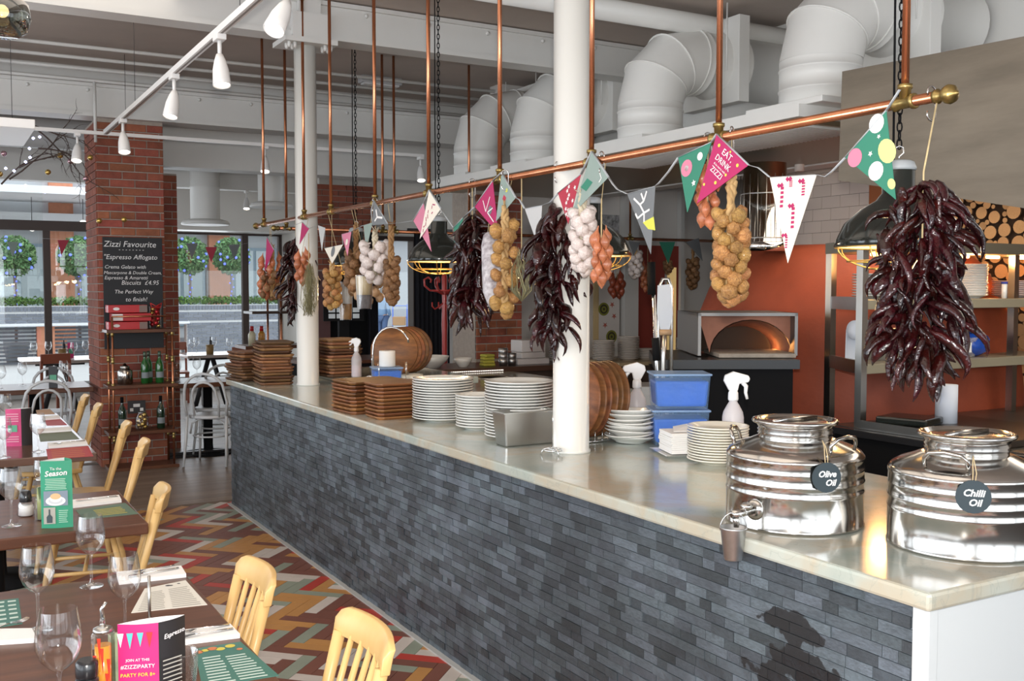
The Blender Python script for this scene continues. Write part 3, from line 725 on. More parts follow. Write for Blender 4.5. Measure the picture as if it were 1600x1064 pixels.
boards(2.50,7.02,12,.26,.30,.0235,'rough stack right of thin column','rough boards right of the thin column',.05,oldwood,.012,z=1.03)
# steel pan
t=thing('steel_pan','rectangular stainless steel pan in front of the plates, beside the column','pan',(2.17,3.86,CH),0)
g=G(); g.add([(.015,.012,0),(.255,.012,0),(.255,.108,0),(.015,.108,0),(0,0,.15),(.27,0,.15),(.27,.12,.15),(0,.12,.15)],[(3,2,1,0),(0,1,5,4),(1,2,6,5),(2,3,7,6),(3,0,4,7)]); 
g.add([(.018,.015,.006),(.252,.015,.006),(.252,.105,.006),(.018,.105,.006),(.004,.004,.15),(.266,.004,.15),(.266,.116,.15),(.004,.116,.15)],[(0,1,2,3),(4,5,1,0),(5,6,2,1),(6,7,3,2),(7,4,0,3)])
obj('tray',g,steel,t,bevel=.006)
g=G(); 
for a in ((-.012,-.012,.0,.132),(.27,-.012,.282,.132),(0,-.012,.27,0),(0,.12,.27,.132)): g.box(a[0],a[1],.148,a[2],a[3],.153)
obj('rim',g,steel,t)
def spike(p,label,h=.17):
    t=thing('order_spike',label,'spike',p)
    g=G(); g.tube([(.042*math.cos(2*PI*k/24),.042*math.sin(2*PI*k/24),.022) for k in range(24)],.003,6,closed=True)
    g.tube([(.024*math.cos(2*PI*k/18),.024*math.sin(2*PI*k/18),.027) for k in range(18)],.003,6,closed=True)
    for k in range(3):
        a=2*PI*k/3+.5; g.tube([(0,0,.03),(.02*math.cos(a),.02*math.sin(a),.03),(.042*math.cos(a),.042*math.sin(a),.022),(.05*math.cos(a),.05*math.sin(a),0)],.003,6)
    obj('base_ring',g,chrome,t); obj('needle',G().tube([(0,0,.028),(0,0,h-.02),(0,0,h)],[.0025,.0025,.0004],6),chrome,t)
spike((2.255,3.60,CH),'chrome order spike in front of the thick white column')
p=at(595,588,z=CH); spike((2.50,6.10,CH),'chrome order spike behind the brown boards',.2)
spike((2.70,6.72,1.03),'chrome order spike left of the round boards on the ledge',.17)
# round boards in a rack
def roundboard(r,th,m): return G().lathe([(r*.8,0),(r*.97,th*.35),(r,th*.6),(r*.97,th),(1e-5,th)],40,c=(0,0,0)).mesh('round_board',m)
rbm=mat('round_board_wood',(.27,.105,.033),.5,noise=7,col2=(.09,.035,.014),stretch=(1,4,1),var=.3,hue=.01)
rb=roundboard(.175,.019,rbm)
for i in range(6):
    o=new('round_board',rb,None,(2.565+.036*i,3.87+.006*i,CH+.186),(PI/2-.12,0,-PI/2+.05+.02*(i%2))); tag(o,'round wooden pizza board standing on edge beside the column, %s'%(['nearest of six']+[ORD[k]+' of six from the front' for k in range(1,6)])[i],'board','round boards beside the column')
t=thing('board_rack','wire rack holding the round boards beside the thick column','rack',(2.53,3.87,CH),-PI/2)
for x in (-.08,.08): obj('rack_bar',G().tube([(x,-.02,.006),(x,.26,.006)],.004,6),chrome,t)
for k in range(7):
    for x in (-.08,.08): obj('rack_prong',G().tube([(x,-.01+.04*k,.006),(x,-.01+.04*k,.06)],.003,5),chrome,t)
for i in range(5):
    o=new('round_board',rb,None,(2.93+.045*i,6.85+.03*i,1.03+.19),(PI/2-.10,0,-.55-.04*i)); tag(o,'dark round board in the chrome rack on the ledge, %s'%(['nearest of five']+[ORD[k]+' of five from the front' for k in range(1,5)])[i],'board','round boards on the ledge')
t=thing('board_rack','chrome hoop rack around the far round boards','rack',(2.86,6.74,1.03),-.55)
g=G(); g.tube([(-.13,0,0),(-.135,0,.18)]+[(-.135*math.cos(a*PI/12),0,.20+.17*math.sin(a*PI/12)) for a in range(1,11)]+[(.12,0,.26)],.007,8); obj('hoop',g,chrome,t)
for x in (-.1,.1): obj('rack_bar',G().tube([(x,-.02,.006),(x,.36,.006)],.004,6),chrome,t)
for k in range(6):
    for x in (-.1,.1): obj('rack_prong',G().tube([(x,.0+.055*k,.006),(x,.0+.055*k,.12)],.003,5),chrome,t)
# napkin block on a white tray
t=thing('napkin_stack','block of folded white napkins on the white square dish','napkins',(2.745,3.345,CH+.014),-.35)
g=G()
for k in range(10): g.cbox((R.uniform(-.003,.003),R.uniform(-.003,.003),.004+.0085*k),(.165-.001*k,.165,.0078),(0,0,R.uniform(-.02,.02)))
obj('napkin_layers',g,mat('napkin',(.86,.84,.82),.9),t,kind='stuff')
g=G(); g.sheet([(-.06,-.05,.09),(.09,-.05,.088),(.085,.085,.108),(-.02,.08,.092)],.003); obj('top_napkin',g,mat('napkin',(.86,.84,.82),.9),t)
tag(obj('square_dish',G().add([(-.085,-.085,0),(.085,-.085,0),(.085,.085,0),(-.085,.085,0),(-.115,-.115,.013),(.115,-.115,.013),(.115,.115,.013),(-.115,.115,.013),(-.09,-.09,.009),(.09,-.09,.009),(.09,.09,.009),(-.09,.09,.009)],[(3,2,1,0),(0,1,5,4),(1,2,6,5),(2,3,7,6),(3,0,4,7),(4,5,9,8),(5,6,10,9),(6,7,11,10),(7,4,8,11),(8,9,10,11)]),porc,None,(2.745,3.345,CH),(0,0,-.35)),'square white dish under the block of napkins','dish')
# spray bottles
def spraybottle(p,rz,label,liq,tagtxt=None,m=None,sc=1):
    t=thing('spray_bottle',label,'bottle',p,rz); t.scale=(sc,)*3
    plast=mat('bottle_plastic',(.86,.82,.84),.35,alpha=.55); 
    obj('liquid',G().lathe([(.033,.003),(.036,.008),(.036,.085),(1e-4,.085)],20),liq,t)
    obj('body',G().lathe([(.034,0),(.038,.006),(.038,.125),(.034,.145),(.022,.168),(.0145,.18),(.0145,.19)],24,cap=False),plast,t)
    w=mat('trigger_white',(.85,.85,.86),.35)
    obj('collar',G().lathe([(.017,.185),(.0185,.19),(.0175,.212),(.013,.222)],18),w,t)
    g=G(); g.add([(x,y,z) for y in (-.011,.011) for x,z in ((-.014,.218),(.014,.218),(.020,.245),(.052,.250),(.058,.262),(.052,.274),(.0,.288),(-.03,.275),(-.034,.255))],[(0,1,2,3,4,5,6,7,8),(17,16,15,14,13,12,11,10,9)]+[(i,i+9,(i+1)%9+9,(i+1)%9) for i in range(9)]); obj('spray_head',g,w,t,bevel=.004)
    g=G(); g.tube([(.030,0,.252),(.045,0,.235),(.044,0,.212),(.050,0,.19)],[.008,.008,.006,.005],8); obj('trigger',g,w,t)
    g=G(); g.add([(.0385*math.cos(a),.0385*math.sin(a),z) for z in (.03,.085) for a in [(-PI/2-.7)+k*.2 for k in range(8)]],[(k,k+1,k+9,k+8) for k in range(7)],0,True); obj('sticker',g,paper,t)
    if tagtxt: text(tagtxt,.02,mat('print_black',(.02,.02,.02),.6),t,(0,-.0395,.068),(PI/2,0,0))
liqp=mat('pink_liquid',(.62,.30,.50),.2); liqq=mat('pale_pink_liquid',(.75,.55,.60),.2)
p=at(1143,700,x=2.95); spraybottle((2.96,3.28,CH),VROT,'spray bottle of pale pink cleaner marked D10 beside the blue boxes',liqq,'D10',sc=1.2)
spraybottle((2.93,3.92,CH),VROT+PI,'spray bottle of purple cleaner between the round boards and blue boxes',liqp,sc=1.2)
spraybottle((2.70,7.02,1.03),VROT+PI,'small white spray bottle behind the far blue tub',liqq)
# blue tubs
bluef=mat('blue_contents',(.01,.13,.72),.35,noise=5,namt=.35,bump=.8,bscale=14); tubm=mat('tub_plastic',(.30,.50,.80),.25,alpha=.22); lidm=mat('tub_lid',(.30,.46,.72),.3,alpha=.7)
def tub(p,rz,w,d,h,label,fill=.85):
    t=thing('storage_tub',label,'tub',p,rz)
    def fr(s,z0,z1,i=0): 
        a=.92*s; return G().add([(-w/2*a+i,-d/2*a+i,z0),(w/2*a-i,-d/2*a+i,z0),(w/2*a-i,d/2*a-i,z0),(-w/2*a+i,d/2*a-i,z0),(-w/2+i,-d/2+i,z1),(w/2-i,-d/2+i,z1),(w/2-i,d/2-i,z1),(-w/2+i,d/2-i,z1)],[(3,2,1,0),(4,5,6,7),(0,1,5,4),(1,2,6,5),(2,3,7,6),(3,0,4,7)])
    g=fr(1,0,h); g.f.pop(1); g.mi.pop(); g.sm.pop(); obj('tub_body',g,tubm,t,bevel=.008)
    obj('blue_contents',fr(1,.012,h*fill,.005),bluef,t,bevel=.012)
    obj('lid',G().box(-w/2-.006,-d/2-.006,h,w/2+.006,d/2+.006,h+.010),lidm,t,bevel=.004)
tub((2.92,3.60,CH),-.5,.25,.19,.150,'lower blue-filled plastic tub behind the napkins',.8)
tub((2.925,3.60,CH+.161),-.5,.25,.19,.150,'upper blue-filled plastic tub of the pair behind the napkins')
tub((2.74,6.55,1.03),-.25,.20,.17,.095,'single blue-filled tub on the ledge beyond the brown boards')
t=thing('paper_roll','short white paper roll on the lid of the far blue tub','paper roll',(2.75,6.56,1.137))
obj('roll',G().lathe([(.018,.01),(.018,0),(.055,0),(.056,.003),(.056,.105),(.054,.108),(.018,.108),(.018,.01)],28,cap=False),paper,t); obj('cardboard_core',G().lathe([(.018,.0),(.018,.108),(.015,.108),(.015,0)],20,cap=False),mat('cardboard',(.35,.25,.17),.9),t)
# ---- oil cans ----
ssm=mat('polished_steel',(.60,.58,.55),.15,metal=1,noise=3,namt=.06)
def oilcan(x,y,rz,label,tagang,word,tagz,hand,tap=False):
    t=thing('oil_can',label,'oil can',(x,y,CH),0)
    r=.2; pr=[(r-.006,0),(r,.002),(r+.003,.005),(r,.009),(r,.098),(r+.0022,.102),(r+.0005,.107),(r-.001,.114),(r-.001,.124),(r+.0005,.130),(r+.0022,.135),(r,.139),(r,.165),(r+.0015,.168),(r,.172),(r,.196),(r+.0018,.200),(r+.001,.207),(r-.008,.219),(r-.028,.231),(r-.06,.243),(.120,.252),(.108,.256)]
    obj('body',G().lathe(pr,72),ssm,t)
    obj('neck',G().lathe([(.108,.250),(.106,.264),(.110,.267),(.106,.272),(.110,.278),(.106,.284),(.110,.289),(.112,.294),(.124,.299),(.127,.304),(.124,.309),(.112,.310),(.108,.300),(.10,.296),(1e-5,.294)],56,cap=False),ssm,t)
    g=G(); g.lathe([(.098,.297),(.098,.302),(.09,.304),(1e-5,.301)],48); obj('lid',g,ssm,t)
    g=G(); g.tube([(-.09,0,.304),(-.03,0,.309),(.09,0,.306)],.004,6,flat=2); obj('lid_bar',g,ssm,t)
    for a in hand:
        c,s=math.cos(a),math.sin(a); tx,ty=-s,c
        def pt(o,rr,z): return (c*rr+tx*o,s*rr+ty*o,z)
        g=G(); g.tube([pt(-.055,.170,.232),pt(-.054,.176,.255),pt(-.04,.183,.270),pt(0,.188,.276),pt(.04,.183,.270),pt(.054,.176,.255),pt(.055,.170,.232)],.006,10); obj('handle',g,ssm,t)
    # wooden tag on twine
    a=tagang; c,s=math.cos(a),math.sin(a); rr=r+.011; o=thing('name_tag','x','tag'); 
    for k in ('label','category'): del o[k]
    o.parent=t; o.location=(c*rr,s*rr,tagz); o.rotation_euler=(0,0,a+PI/2)
    n=44; poly=[(.042*(1+.012*(k%2))*math.cos(2*PI*k/n),.042*(1+.012*(k%2))*math.sin(2*PI*k/n)) for k in range(n)]
    g=G(); g.prism(poly,-.003,.003); g.xf(Matrix.Rotation(PI/2,4,'X')); obj('disc',g,mat('tag_board',(.03,.045,.055),.8),o)
    text(word,.0245,chalk,o,(0,-.0035,-.003),(PI/2,0,0),shear=.25,off=.0006)
    tw=mat('twine',(.55,.42,.24),.9)
    dx=R.uniform(-.004,.004); g=G(); g.tube([(-.003,0,.032),(-.004+dx,.002,.06),(-.002,.012,.085),(0,.03,.10)],.0013,5); g.tube([(.003,-.001,.032),(.004+dx,.0,.06),(.002,.012,.085),(0,.03,.10)],.0013,5); obj('twine',g,tw,o)
    if tap:
        a=PI+.2; c,s=math.cos(a),math.sin(a)
        def q(d_,z,o_=0): return (c*d_-s*o_,s*d_+c*o_,z)
        g=G(); g.lathe([(.030,0),(.030,.006),(.022,.010),(.016,.014)],20,q(.196,.062),axis=(c,s,0)); g.tube([q(.2,.062),q(.30,.062)],.012,12); g.tube([q(.285,.06),q(.285,.04),q(.285,.025)],[.010,.010,.008],12); obj('tap',g,ssm,t)
        g=G(); g.lathe([(.017,0),(.017,.012),(.012,.016)],14,q(.238,.070)); g.tube([q(.232,.080,-.012),q(.232,.080,.014)],.007,8); obj('tap_lever',g,ssm,t)
        return t,q(.298,.062)
    return t,None
E=math.radians
can1,tp=oilcan(2.243,2.214,0,'stainless steel oil can with tap and hanging bucket, tagged Olive Oil',E(-133+22),'Olive\n   Oil',.17,[E(-85),E(128)],True)
can2,_=oilcan(2.44,1.775,0,'stainless steel oil can at the counter corner, tagged Chilli Oil',E(-127-12),'Chilli\n Oil',.172,[E(-160),E(40)])
bx,by,bz=can1.location.x+tp[0],can1.location.y+tp[1],CH+.05
b=Vector((bx,by,1.042-.128+.05))
t=thing('mini_bucket','tiny galvanised bucket hanging from the tap of the olive oil can','bucket',(b.x,b.y,b.z-.05))
galv=mat('galvanised',(.60,.61,.62),.4,metal=1,noise=20,namt=.2)
obj('pail',G().lathe([(1e-5,.002),(.024,.0),(.026,.003),(.036,.086),(.0385,.09),(.0385,.094),(.035,.092),(.0245,.006),(1e-5,.006)],28,cap=False),galv,t)
g=G(); g.tube([(-.038,0,.086)]+[(-.038*math.cos(k*PI/10),0,.088+.046*math.sin(k*PI/10)) for k in range(1,10)]+[(.038,0,.086)],.0015,6); obj('bail_handle',g,galv,t,rot=(0,0,-.5))
# row of menu cards between the cans at the rear edge of the counter
cm=mat('card_frame',(.45,.42,.50),.5); cf=mat('card_photo',(.10,.05,.03),.5,noise=30,col2=(.55,.30,.08))
p=at(1300,690,x=3.05); 
for k in range(5):
    u=1318+k*19; q=at(u,722,x=3.0); 
    t=thing('menu_card','small menu card with food photo, %s of the row between the cans'%('leftmost','second','third','fourth','rightmost')[k],'menu card',(3.03,2.97-.054*k*1.15,CH),0,'menu cards between the oil cans')
    obj('card',G().box(0,-.029,0,.003,.029,.085),mat('card_white',(.66,.64,.68),.6),t); obj('photo',G().box(-.001,-.024,.048,0,.024,.08),cf,t)
    g=G()
    for z in (.012,.02,.028,.036): g.box(-.0008,-.02,z,0,.02,z+.002)
    obj('print_lines',g,cm,t)
# ===== back counter =====
BZ=.98
def bowl(x,y,z,r,h,label,m=porc,grp=None):
    o=obj('bowl',G().lathe([(r*.45,0),(r*.5,.004),(r*.85,h*.55),(r,h),(r*.97,h),(r*.8,h*.55),(r*.4,.01),(1e-5,.01)],30,cap=False),m,None,(x,y,z)); tag(o,label,'bowl',grp)
p=at(614,560,z=1.0); bowl(3.47,8.10,BZ,.10,.10,'white bowl left of the big shallow white bowl on the back counter')
bowl(3.80,8.10,BZ,.17,.105,'big shallow white bowl on the back counter')
bowl(4.10,8.05,BZ,.085,.08,'small white bowl right of the big shallow one on the back counter')
tag(obj('plastic_tub',G().lathe([(.075,0),(.08,.01),(.10,.085),(.105,.09),(.098,.09),(.072,.012),(1e-5,.01)],4,cap=False,sm=False),mat('clear_tub',(.75,.68,.5),.3,alpha=.8),None,(2.95,7.0,CH),(0,0,.4)),'cream square plastic tub behind the boards','tub')
bowl(3.02,6.75,CH,.085,.075,'beige bowl with thick rim behind the brown boards',cream)
ycl=mat('yellow_cloth',(.42,.40,.06),.9)
for k in range(4): tag(obj('cleaning_cloth',G().cbox((0,0,.014),(.12-.006*k,.10,.026),(0,0,R.uniform(-.2,.2))),ycl,None,(4.33,8.02,BZ+k*.027),bevel=.01),'folded yellow cloth, %s of the pile on the back counter'%nth(3-k),'cloth','yellow cloths on the back counter')
for k,(x,z,n_) in enumerate([(4.47,0,3),(4.56,0,2)]):
    for j in range(n_): tag(obj('metal_cup',G().lathe([(.035,0),(.042,.07),(.044,.07),(.04,.01)],18),galv,None,(x,7.98,BZ+j*.045)),'galvanised cup, %s of the %s nested pile on the back counter'%(nth(n_-1-j),('taller','shorter')[k]),'cup','metal cups on the back counter')
for k in range(3): tag(obj('white_crate',G().box(0,0,0,.26 if k else .34,.2,.055 if k<2 else .11),mat('crate_white',(.66,.64,.64),.6),None,(4.62+(.04 if k else 0),7.98,BZ+(0,.057,.114)[k]),bevel=.008),'white rectangular box, %s of the pile on the back counter'%nth(2-k),'box','white boxes on the back counter')
plates(5.12,8.05,9,.11,.0165,'stack right of the white boxes','plates right of the white boxes',z=BZ)
plates(5.34,8.05,8,.085,.0185,'short stack at back counter end','small plates at the back counter end',z=BZ)
# ================= COPPER RAILS =================
RX=2.3; RZ=2.18
def joint(t,p,ax='y'):
    g=G(); 
    d=(0,1,0) if ax=='y' else (1,0,0)
    g.lathe([(.017,-.035),(.021,-.033),(.021,-.025),(.016,-.02),(.016,.02),(.021,.025),(.021,.033),(.017,.035)],14,p,axis=d)
    g.lathe([(.014,0),(.016,.035),(.020,.038),(.020,.048),(.014,.05)],14,p,axis=(0,0,1)); obj('brass_tee',g,brass,t)
ra=thing('copper_rail','long copper pipe rail hung above the counter from copper rods','rail',(RX,1.7,RZ))
ya=at(1466,155,x=RX).y; yb=at(402,353,x=RX).y
obj('rail_pipe',G().tube([(0,ya-1.7,0),(0,yb-1.7,0)],.0145,14),copper,ra)
for k,u in enumerate((412,475,517,586,670,781,924,1122,1411)):
    y=at(u,300,x=RX).y; obj('rod',G().tube([(0,y-1.7,.02),(0,y-1.7,3.72-RZ)],.0105,12),copper,ra); joint(ra,(0,y-1.7,0))
    obj('ceiling_flange',G().lathe([(.016,0),(.016,.03),(.035,.032),(.035,.04)],14,(0,y-1.7,3.68-RZ)),brass,ra)
for s,y in ((-1,ya),(1,yb)): obj('end_finial',G().lathe([(.018,-.01),(.02,0),(.015,.006),(.013,.014),(.022,.022),(.026,.034),(.022,.046),(.008,.052),(.006,.058),(1e-4,.06)],18,(0,y-1.7,0),axis=(0,s,0)),brass,ra)
rb_=thing('copper_rail','copper pipe rail running across beyond the far counter end','rail',(2.6,8.7,RZ))
xa,xb=at(434,356,y=8.4).x,at(1136,379,y=8.4).x
obj('rail_pipe',G().tube([(xa-2.6,-.3,0),(xb-2.6,-.3,0)],.015,12),copper,rb_)
for u in (447,598,616,733,985,1118):
    x=at(u,300,y=8.4).x-2.6; top=(3.72 if u!=985 else 3.5)-RZ; obj('rod',G().tube([(x,-.3,0),(x,-.3,top)],.0115,10),copper,rb_); g=G()
    joint(rb_,(x,-.3,0),'x')
for s,x in ((-1,xa),(1,xb)): obj('end_finial',G().lathe([(.018,-.01),(.022,0),(.015,.01),(.026,.03),(.022,.046),(1e-4,.06)],14,(x-2.6,-.3,0),axis=(s,0,0)),brass,rb_)
# ================= HANGING FOOD =================
chm=mat('dried_chilli',(.034,.003,.004),.15,noise=4,col2=(.006,.002,.002),var=.6,hue=.012,bump=.35,bscale=9)
def chilli(L,bend,r,seed):
    rr=random.Random(seed); pts=[];ra_=[]
    for k in range(8):
        t=k/7; pts.append((bend*math.sin(t*2.2)*L,.12*L*math.sin(t*3+seed),-L*t)); ra_.append(r*[.35,.85,1,.95,.85,.65,.42,.06][k]*(1+rr.uniform(-.12,.12)))
    g=G(); g.tube(pts,ra_,7,flat=.6); return g
chs=[chilli(1,.10+.10*k,.125+.02*(k%3),k).mesh('chilli',chm) for k in range(6)]
hookm=mat('hook_steel',(.55,.53,.52),.2,metal=1)
cord=mat('raffia',(.62,.48,.26),.9,noise=20,namt=.4)
hm=None
def hook(x,y,z,label,rz=0,h=.09):
    t=None; g=G(); r=.016
    pts=[(r*math.cos(a),0,h/2-r+r*math.sin(a)) for a in [PI*1.0+.5-PI*1.15*k/8*1 for k in range(9)]]
    pts=[(-r*math.cos(k*PI/7-.3),0,h/2-r+r*math.sin(k*PI/7-.3)) for k in range(8)]+[(r*math.cos(k*PI/7),0,-h/2+r-r*math.sin(k*PI/7)-0) for k in range(0)]
    top=[(-r*math.cos(q),0,h/2-r+r*math.sin(q)) for q in [-.5+k*(PI+.5)/8 for k in range(9)]]
    bot=[(r*math.cos(q),0,-h/2+r-r*math.sin(q)) for q in [k*(PI+.5)/8 for k in range(9)]]
    # S: top loop ends at x=+r, travels down to the lower loop's start at x=+r
    g.tube(top+bot,.0024,6); o=obj('s_hook',g,hookm,None,(x,y,z-h/2+r*.6),(0,0,rz)); tag(o,label,'hook','steel hooks on the rails'); return z-h+r
def ristra(x,y,zt,L,wid,n,label,cl=.105,prof=None,rx=1,sideb=(0,0)):
    t=thing('chilli_string',label,'chillies',(x,y,zt-L))
    obj('cord',G().tube([(RX-x,0,RZ-(zt-L)),(0,0,L+.02),(0,0,L*.5),(0,0,.08)],.0025,6),cord,t)
    for k in range(n):
        f=(k+.5)/n; z=L-f*(L-cl*.8); w=wid*(prof(f) if prof else 1)
        a=k*2.399+R.uniform(-.4,.4); l=cl*R.uniform(.8,1.25); spread=R.uniform(.25,.95) if k%3 else R.uniform(.1,.4)
        if f>.93: spread*=.4
        rad=max(0,w-l*math.sin(spread))*R.uniform(.5,1)
        o=new('chilli',chs[R.randrange(6)],t,(math.cos(a)*rad+sideb[0]*f,math.sin(a)*rad+sideb[1]*f,z))
        # local -Z points down; tilt outwards
        M=Matrix.Rotation(a,3,'Z')@Matrix.Rotation(-spread,3,'Y')@Matrix.Rotation(R.uniform(0,6.28),3,'Z')
        o.rotation_euler=M.to_euler(); o.scale=(l,l,l)
    return t
prof1=lambda f: .45+ .9*min(1,f*3.2) if f<.3 else (1.0 if f<.8 else 1.0-(f-.8)*2.2)
def hang(u,v0,v1,x=RX):
    a=at(u,v0,x=x); b=at(u,v1,x=x); return a.y,a.z,a.z-b.z
y,z,L=hang(1443,280,612,RX-.05); ristra(RX-.05,y,z,L,.12,190,'huge string of glossy dark dried chillies hanging above the two oil cans',.105,prof1)
hook(RX,y+.02,RZ+.02,'steel hook holding the chilli string nearest the rail end')
y,z,L=hang(872,318,553); ristra(RX,y,z,L,.115,170,'string of dark dried chillies hanging in front of the thick white column',.125,prof1)
hook(RX,y,RZ+.02,'black steel hook above the chilli string at the column')
y,z,L=hang(738,335,515); ristra(RX,y,z,L,.12,130,'string of dark chillies behind the speckled salami',.13,prof1,sideb=(0,0))
hook(RX,y,RZ+.02,'steel hook above the chillies behind the salami')
y,z,L=hang(462,368,500); ristra(RX,y,z,L,.12,110,'string of nearly black chillies beside the thin white column',.13,prof1)
y=at(890,400,x=2.9).y; 
# bulbs
def garlicm(r,m,seed):
    rr=random.Random(seed); g=G(); n=20; pr=[(.05,-1),(.45,-.93),(.85,-.6),(1,-.15),(.95,.25),(.7,.62),(.35,.85),(.16,1.1),(.12,1.45),(1e-4,1.5)]
    g.lathe([(a*r,b*r*.85) for a,b in pr],n,cap=False)
    for i,(x_,y_,z_) in enumerate(g.v):
        a=math.atan2(y_,x_); k=1+.09*math.cos(a*6+seed)+.02*rr.uniform(-1,1); g.v[i]=(x_*k,y_*k,z_)
    return g.mesh('bulb',m)
def shallotm(r,m,seed):
    pr=[(1e-4,-1.55),(.12,-1.45),(.35,-1.15),(.8,-.65),(1,-.1),(.92,.4),(.62,.9),(.3,1.35),(.13,1.8),(.08,2.3)]
    return G().lathe([(a*r,b*r) for a,b in pr],12,cap=False,ry=.85).mesh('bulb',m)
gw=mat('garlic_skin',(.78,.71,.67),.45,noise=2.2,col2=(.55,.45,.42),var=.06,bump=.4,bscale=5,stretch=(2,2,.4))
gg=mat('golden_skin',(.66,.36,.12),.35,noise=2.0,col2=(.34,.145,.045),var=.22,hue=.014,bump=.9,bscale=5,stretch=(2,2,.5),coat=.2)
gb_=mat('brown_skin',(.30,.15,.06),.45,noise=2,col2=(.13,.06,.025),var=.25,bump=.8,bscale=5)
sh=mat('shallot_skin',(.55,.20,.09),.28,noise=2,col2=(.36,.10,.045),var=.2,coat=.3,bump=.3,bscale=4,stretch=(2.5,2.5,.3))
straw=mat('straw',(.58,.38,.17),.8,noise=30,col2=(.34,.20,.08),stretch=(3,3,.4))
def bstring(name,label,cat,u,v0,v1,r,m,kind,n,wid,x=RX,stem=.25,braid=True,stemm=None,dv=0,prof=None,hookl=None,tipup=True):
    y,z,L=hang(u,v0,v1,x); t=thing(name,label,cat,(x,y,z-L))
    ms=[(garlicm if kind=='g' else shallotm)(1,m,s) for s in range(3)]
    sl=L*stem
    if x<2.6: obj('hanging_loop',G().tube([(0,0,L*.98),(RX-x,0,RZ-(z-L))],.0016,5),cord,t)
    else: obj('hanging_loop',G().tube([(0,0,L*.98),(0,8.4-y,RZ-(z-L))],.002,5),cord,t)
    if braid:
        g=G(); 
        for q in range(3):
            g.tube([( .011*math.sin(k*.9+q*2.09),.008*math.cos(k*1.8+q*2.09),L*.12+(L*.88+0)*k/26) for k in range(27)],.0095,6)
        for q in range(9): g.tube([(R.uniform(-.01,.01),R.uniform(-.01,.01),L*.97),(R.uniform(-.025,.025),R.uniform(-.02,.02),L*1.0+R.uniform(.01,.03))],.002,4)
        obj('braid',g,stemm or straw,t)
    else: obj('cord',G().tube([(0,0,.05),(0,0,L)],.003,5),stemm or cord,t)
    hgt=L-sl-r*1.6
    for k in range(n):
        f=k/(n-1); zz=L-sl-f*hgt; a=k*2.399+R.uniform(-.2,.2); w=(wid-r)*(prof(f) if prof else 1)
        if f>.93: w*=.45
        tilt=R.uniform(.5,1.3)*(1 if kind=='g' else .35)
        M=Matrix.Rotation(a,3,'Z')@Matrix.Rotation((tilt+PI if kind=='g' else -tilt*.6),3,'Y')
        if kind=='g': M=Matrix.Rotation(a,3,'Z')@Matrix.Rotation(PI/2+R.uniform(-.1,.9),3,'Y')@Matrix.Rotation(PI,3,'X')
        s=r*R.uniform(.85,1.15)
        o=new('bulb',ms[k%3],t,(math.cos(a)*w,math.sin(a)*w,max(zz,r)),M.to_euler(),(s,s,s))
    if hookl: hook(x,y,RZ+.02,hookl,R.uniform(-.5,.5))
    return t
bstring('garlic_braid','thick braid of golden garlic bulbs hanging in front of the oven','garlic',1143,262,490,.026,gg,'g',38,.068,stem=.30,hookl='steel hook above the golden garlic braid')
bstring('shallot_string','bunch of coppery shallots half behind the magenta flag','shallots',1106,240,362,.021,sh,'s',16,.05,x=RX+.02,stem=.12,braid=False,hookl='steel hook above the shallots behind the magenta flag')
bstring('garlic_braid','string of white garlic bulbs touching the thick white column','garlic',910,302,440,.029,gw,'g',22,.062,x=RX-.03,stem=.20,stemm=mat('garlic_stem',(.62,.54,.40),.8,noise=20,namt=.3))
bstring('shallot_string','string of shallots tied with straw just right of the white garlic','shallots',940,310,452,.021,sh,'s',17,.046,x=RX-.02,stem=.42,braid=False,hookl='steel hook above the shallots beside the white garlic')
bstring('onion_braid','long plait of golden onions beside the speckled salami','onions',789,322,508,.033,gg,'g',17,.075,stem=.16,x=RX-.04,hookl='steel hook above the golden onion plait')
# salami
y,z,L=hang(765,362,478,RX)
t=thing('salami','thick white-moulded salami hanging between chillies and onion plait','salami',(RX+.02,y,z-L))
g=G(); g.tube([(.0,.055-.0,L),(0,.045,L*.96),(0,.02,L*.82),(0,.004,L*.6),(0,0,L*.42),(0,.0,L*.2),(0,-.028,L*.03),(0,-.05,-.005)],[.006,.028,.05,.055,.056,.052,.04,.01],20,flat=.9); obj('sausage',g,mat('salami_bloom',(.66,.64,.66),.75,noise=38,col2=(.24,.20,.22),bump=.5,bscale=60),t)
obj('cord',G().tube([(0,.055,L),(0,.02,L+.12)],.002,5),cord,t)
# far cluster on the rail
bstring('shallot_string','far bunch of shallots at the very end of the rail','shallots',422,402,470,.026,sh,'s',26,.10,stem=.05,braid=False)
bstring('onion_braid','brown onion string below the shallots at the rail end','onions',425,385,474,.028,gb_,'g',20,.10,x=RX+.01,stem=.45)
bstring('shallot_string','small bunch of shallots in front of the chillies at the thin column','shallots',472,393,448,.026,sh,'s',12,.06,x=RX-.05,stem=.1,braid=False)
y,z,L=hang(483,365,500,RX-.04); t=thing('herb_net','net of dried herbs hanging on the thin white column','herbs',(RX-.06,y-.05,z-L))
g=G()
for k in range(90):
    a=R.uniform(0,6.28); w=R.uniform(.01,.06); b=R.uniform(-2,2); g.tube([(math.cos(a)*w*.4,math.sin(a)*w*.4,L*R.uniform(.5,.66)),(math.cos(a+b*.4)*w,math.sin(a+.4)*w,L*R.uniform(.3,.45)),(math.cos(a+b)*w*1.1,math.sin(a+.9)*w,L*R.uniform(.15,.25)),(math.cos(a+1.5*b)*w*.7,math.sin(a+1.3)*w*.7,L*R.uniform(.04,.14))],.0013,4)
obj('herb_stalks',g,mat('dry_herb',(.26,.24,.13),.9,var=.4,island=True),t,kind='stuff'); obj('cord',G().tube([(0,0,L*.55),(0,0,L)],.003,5),cord,t)
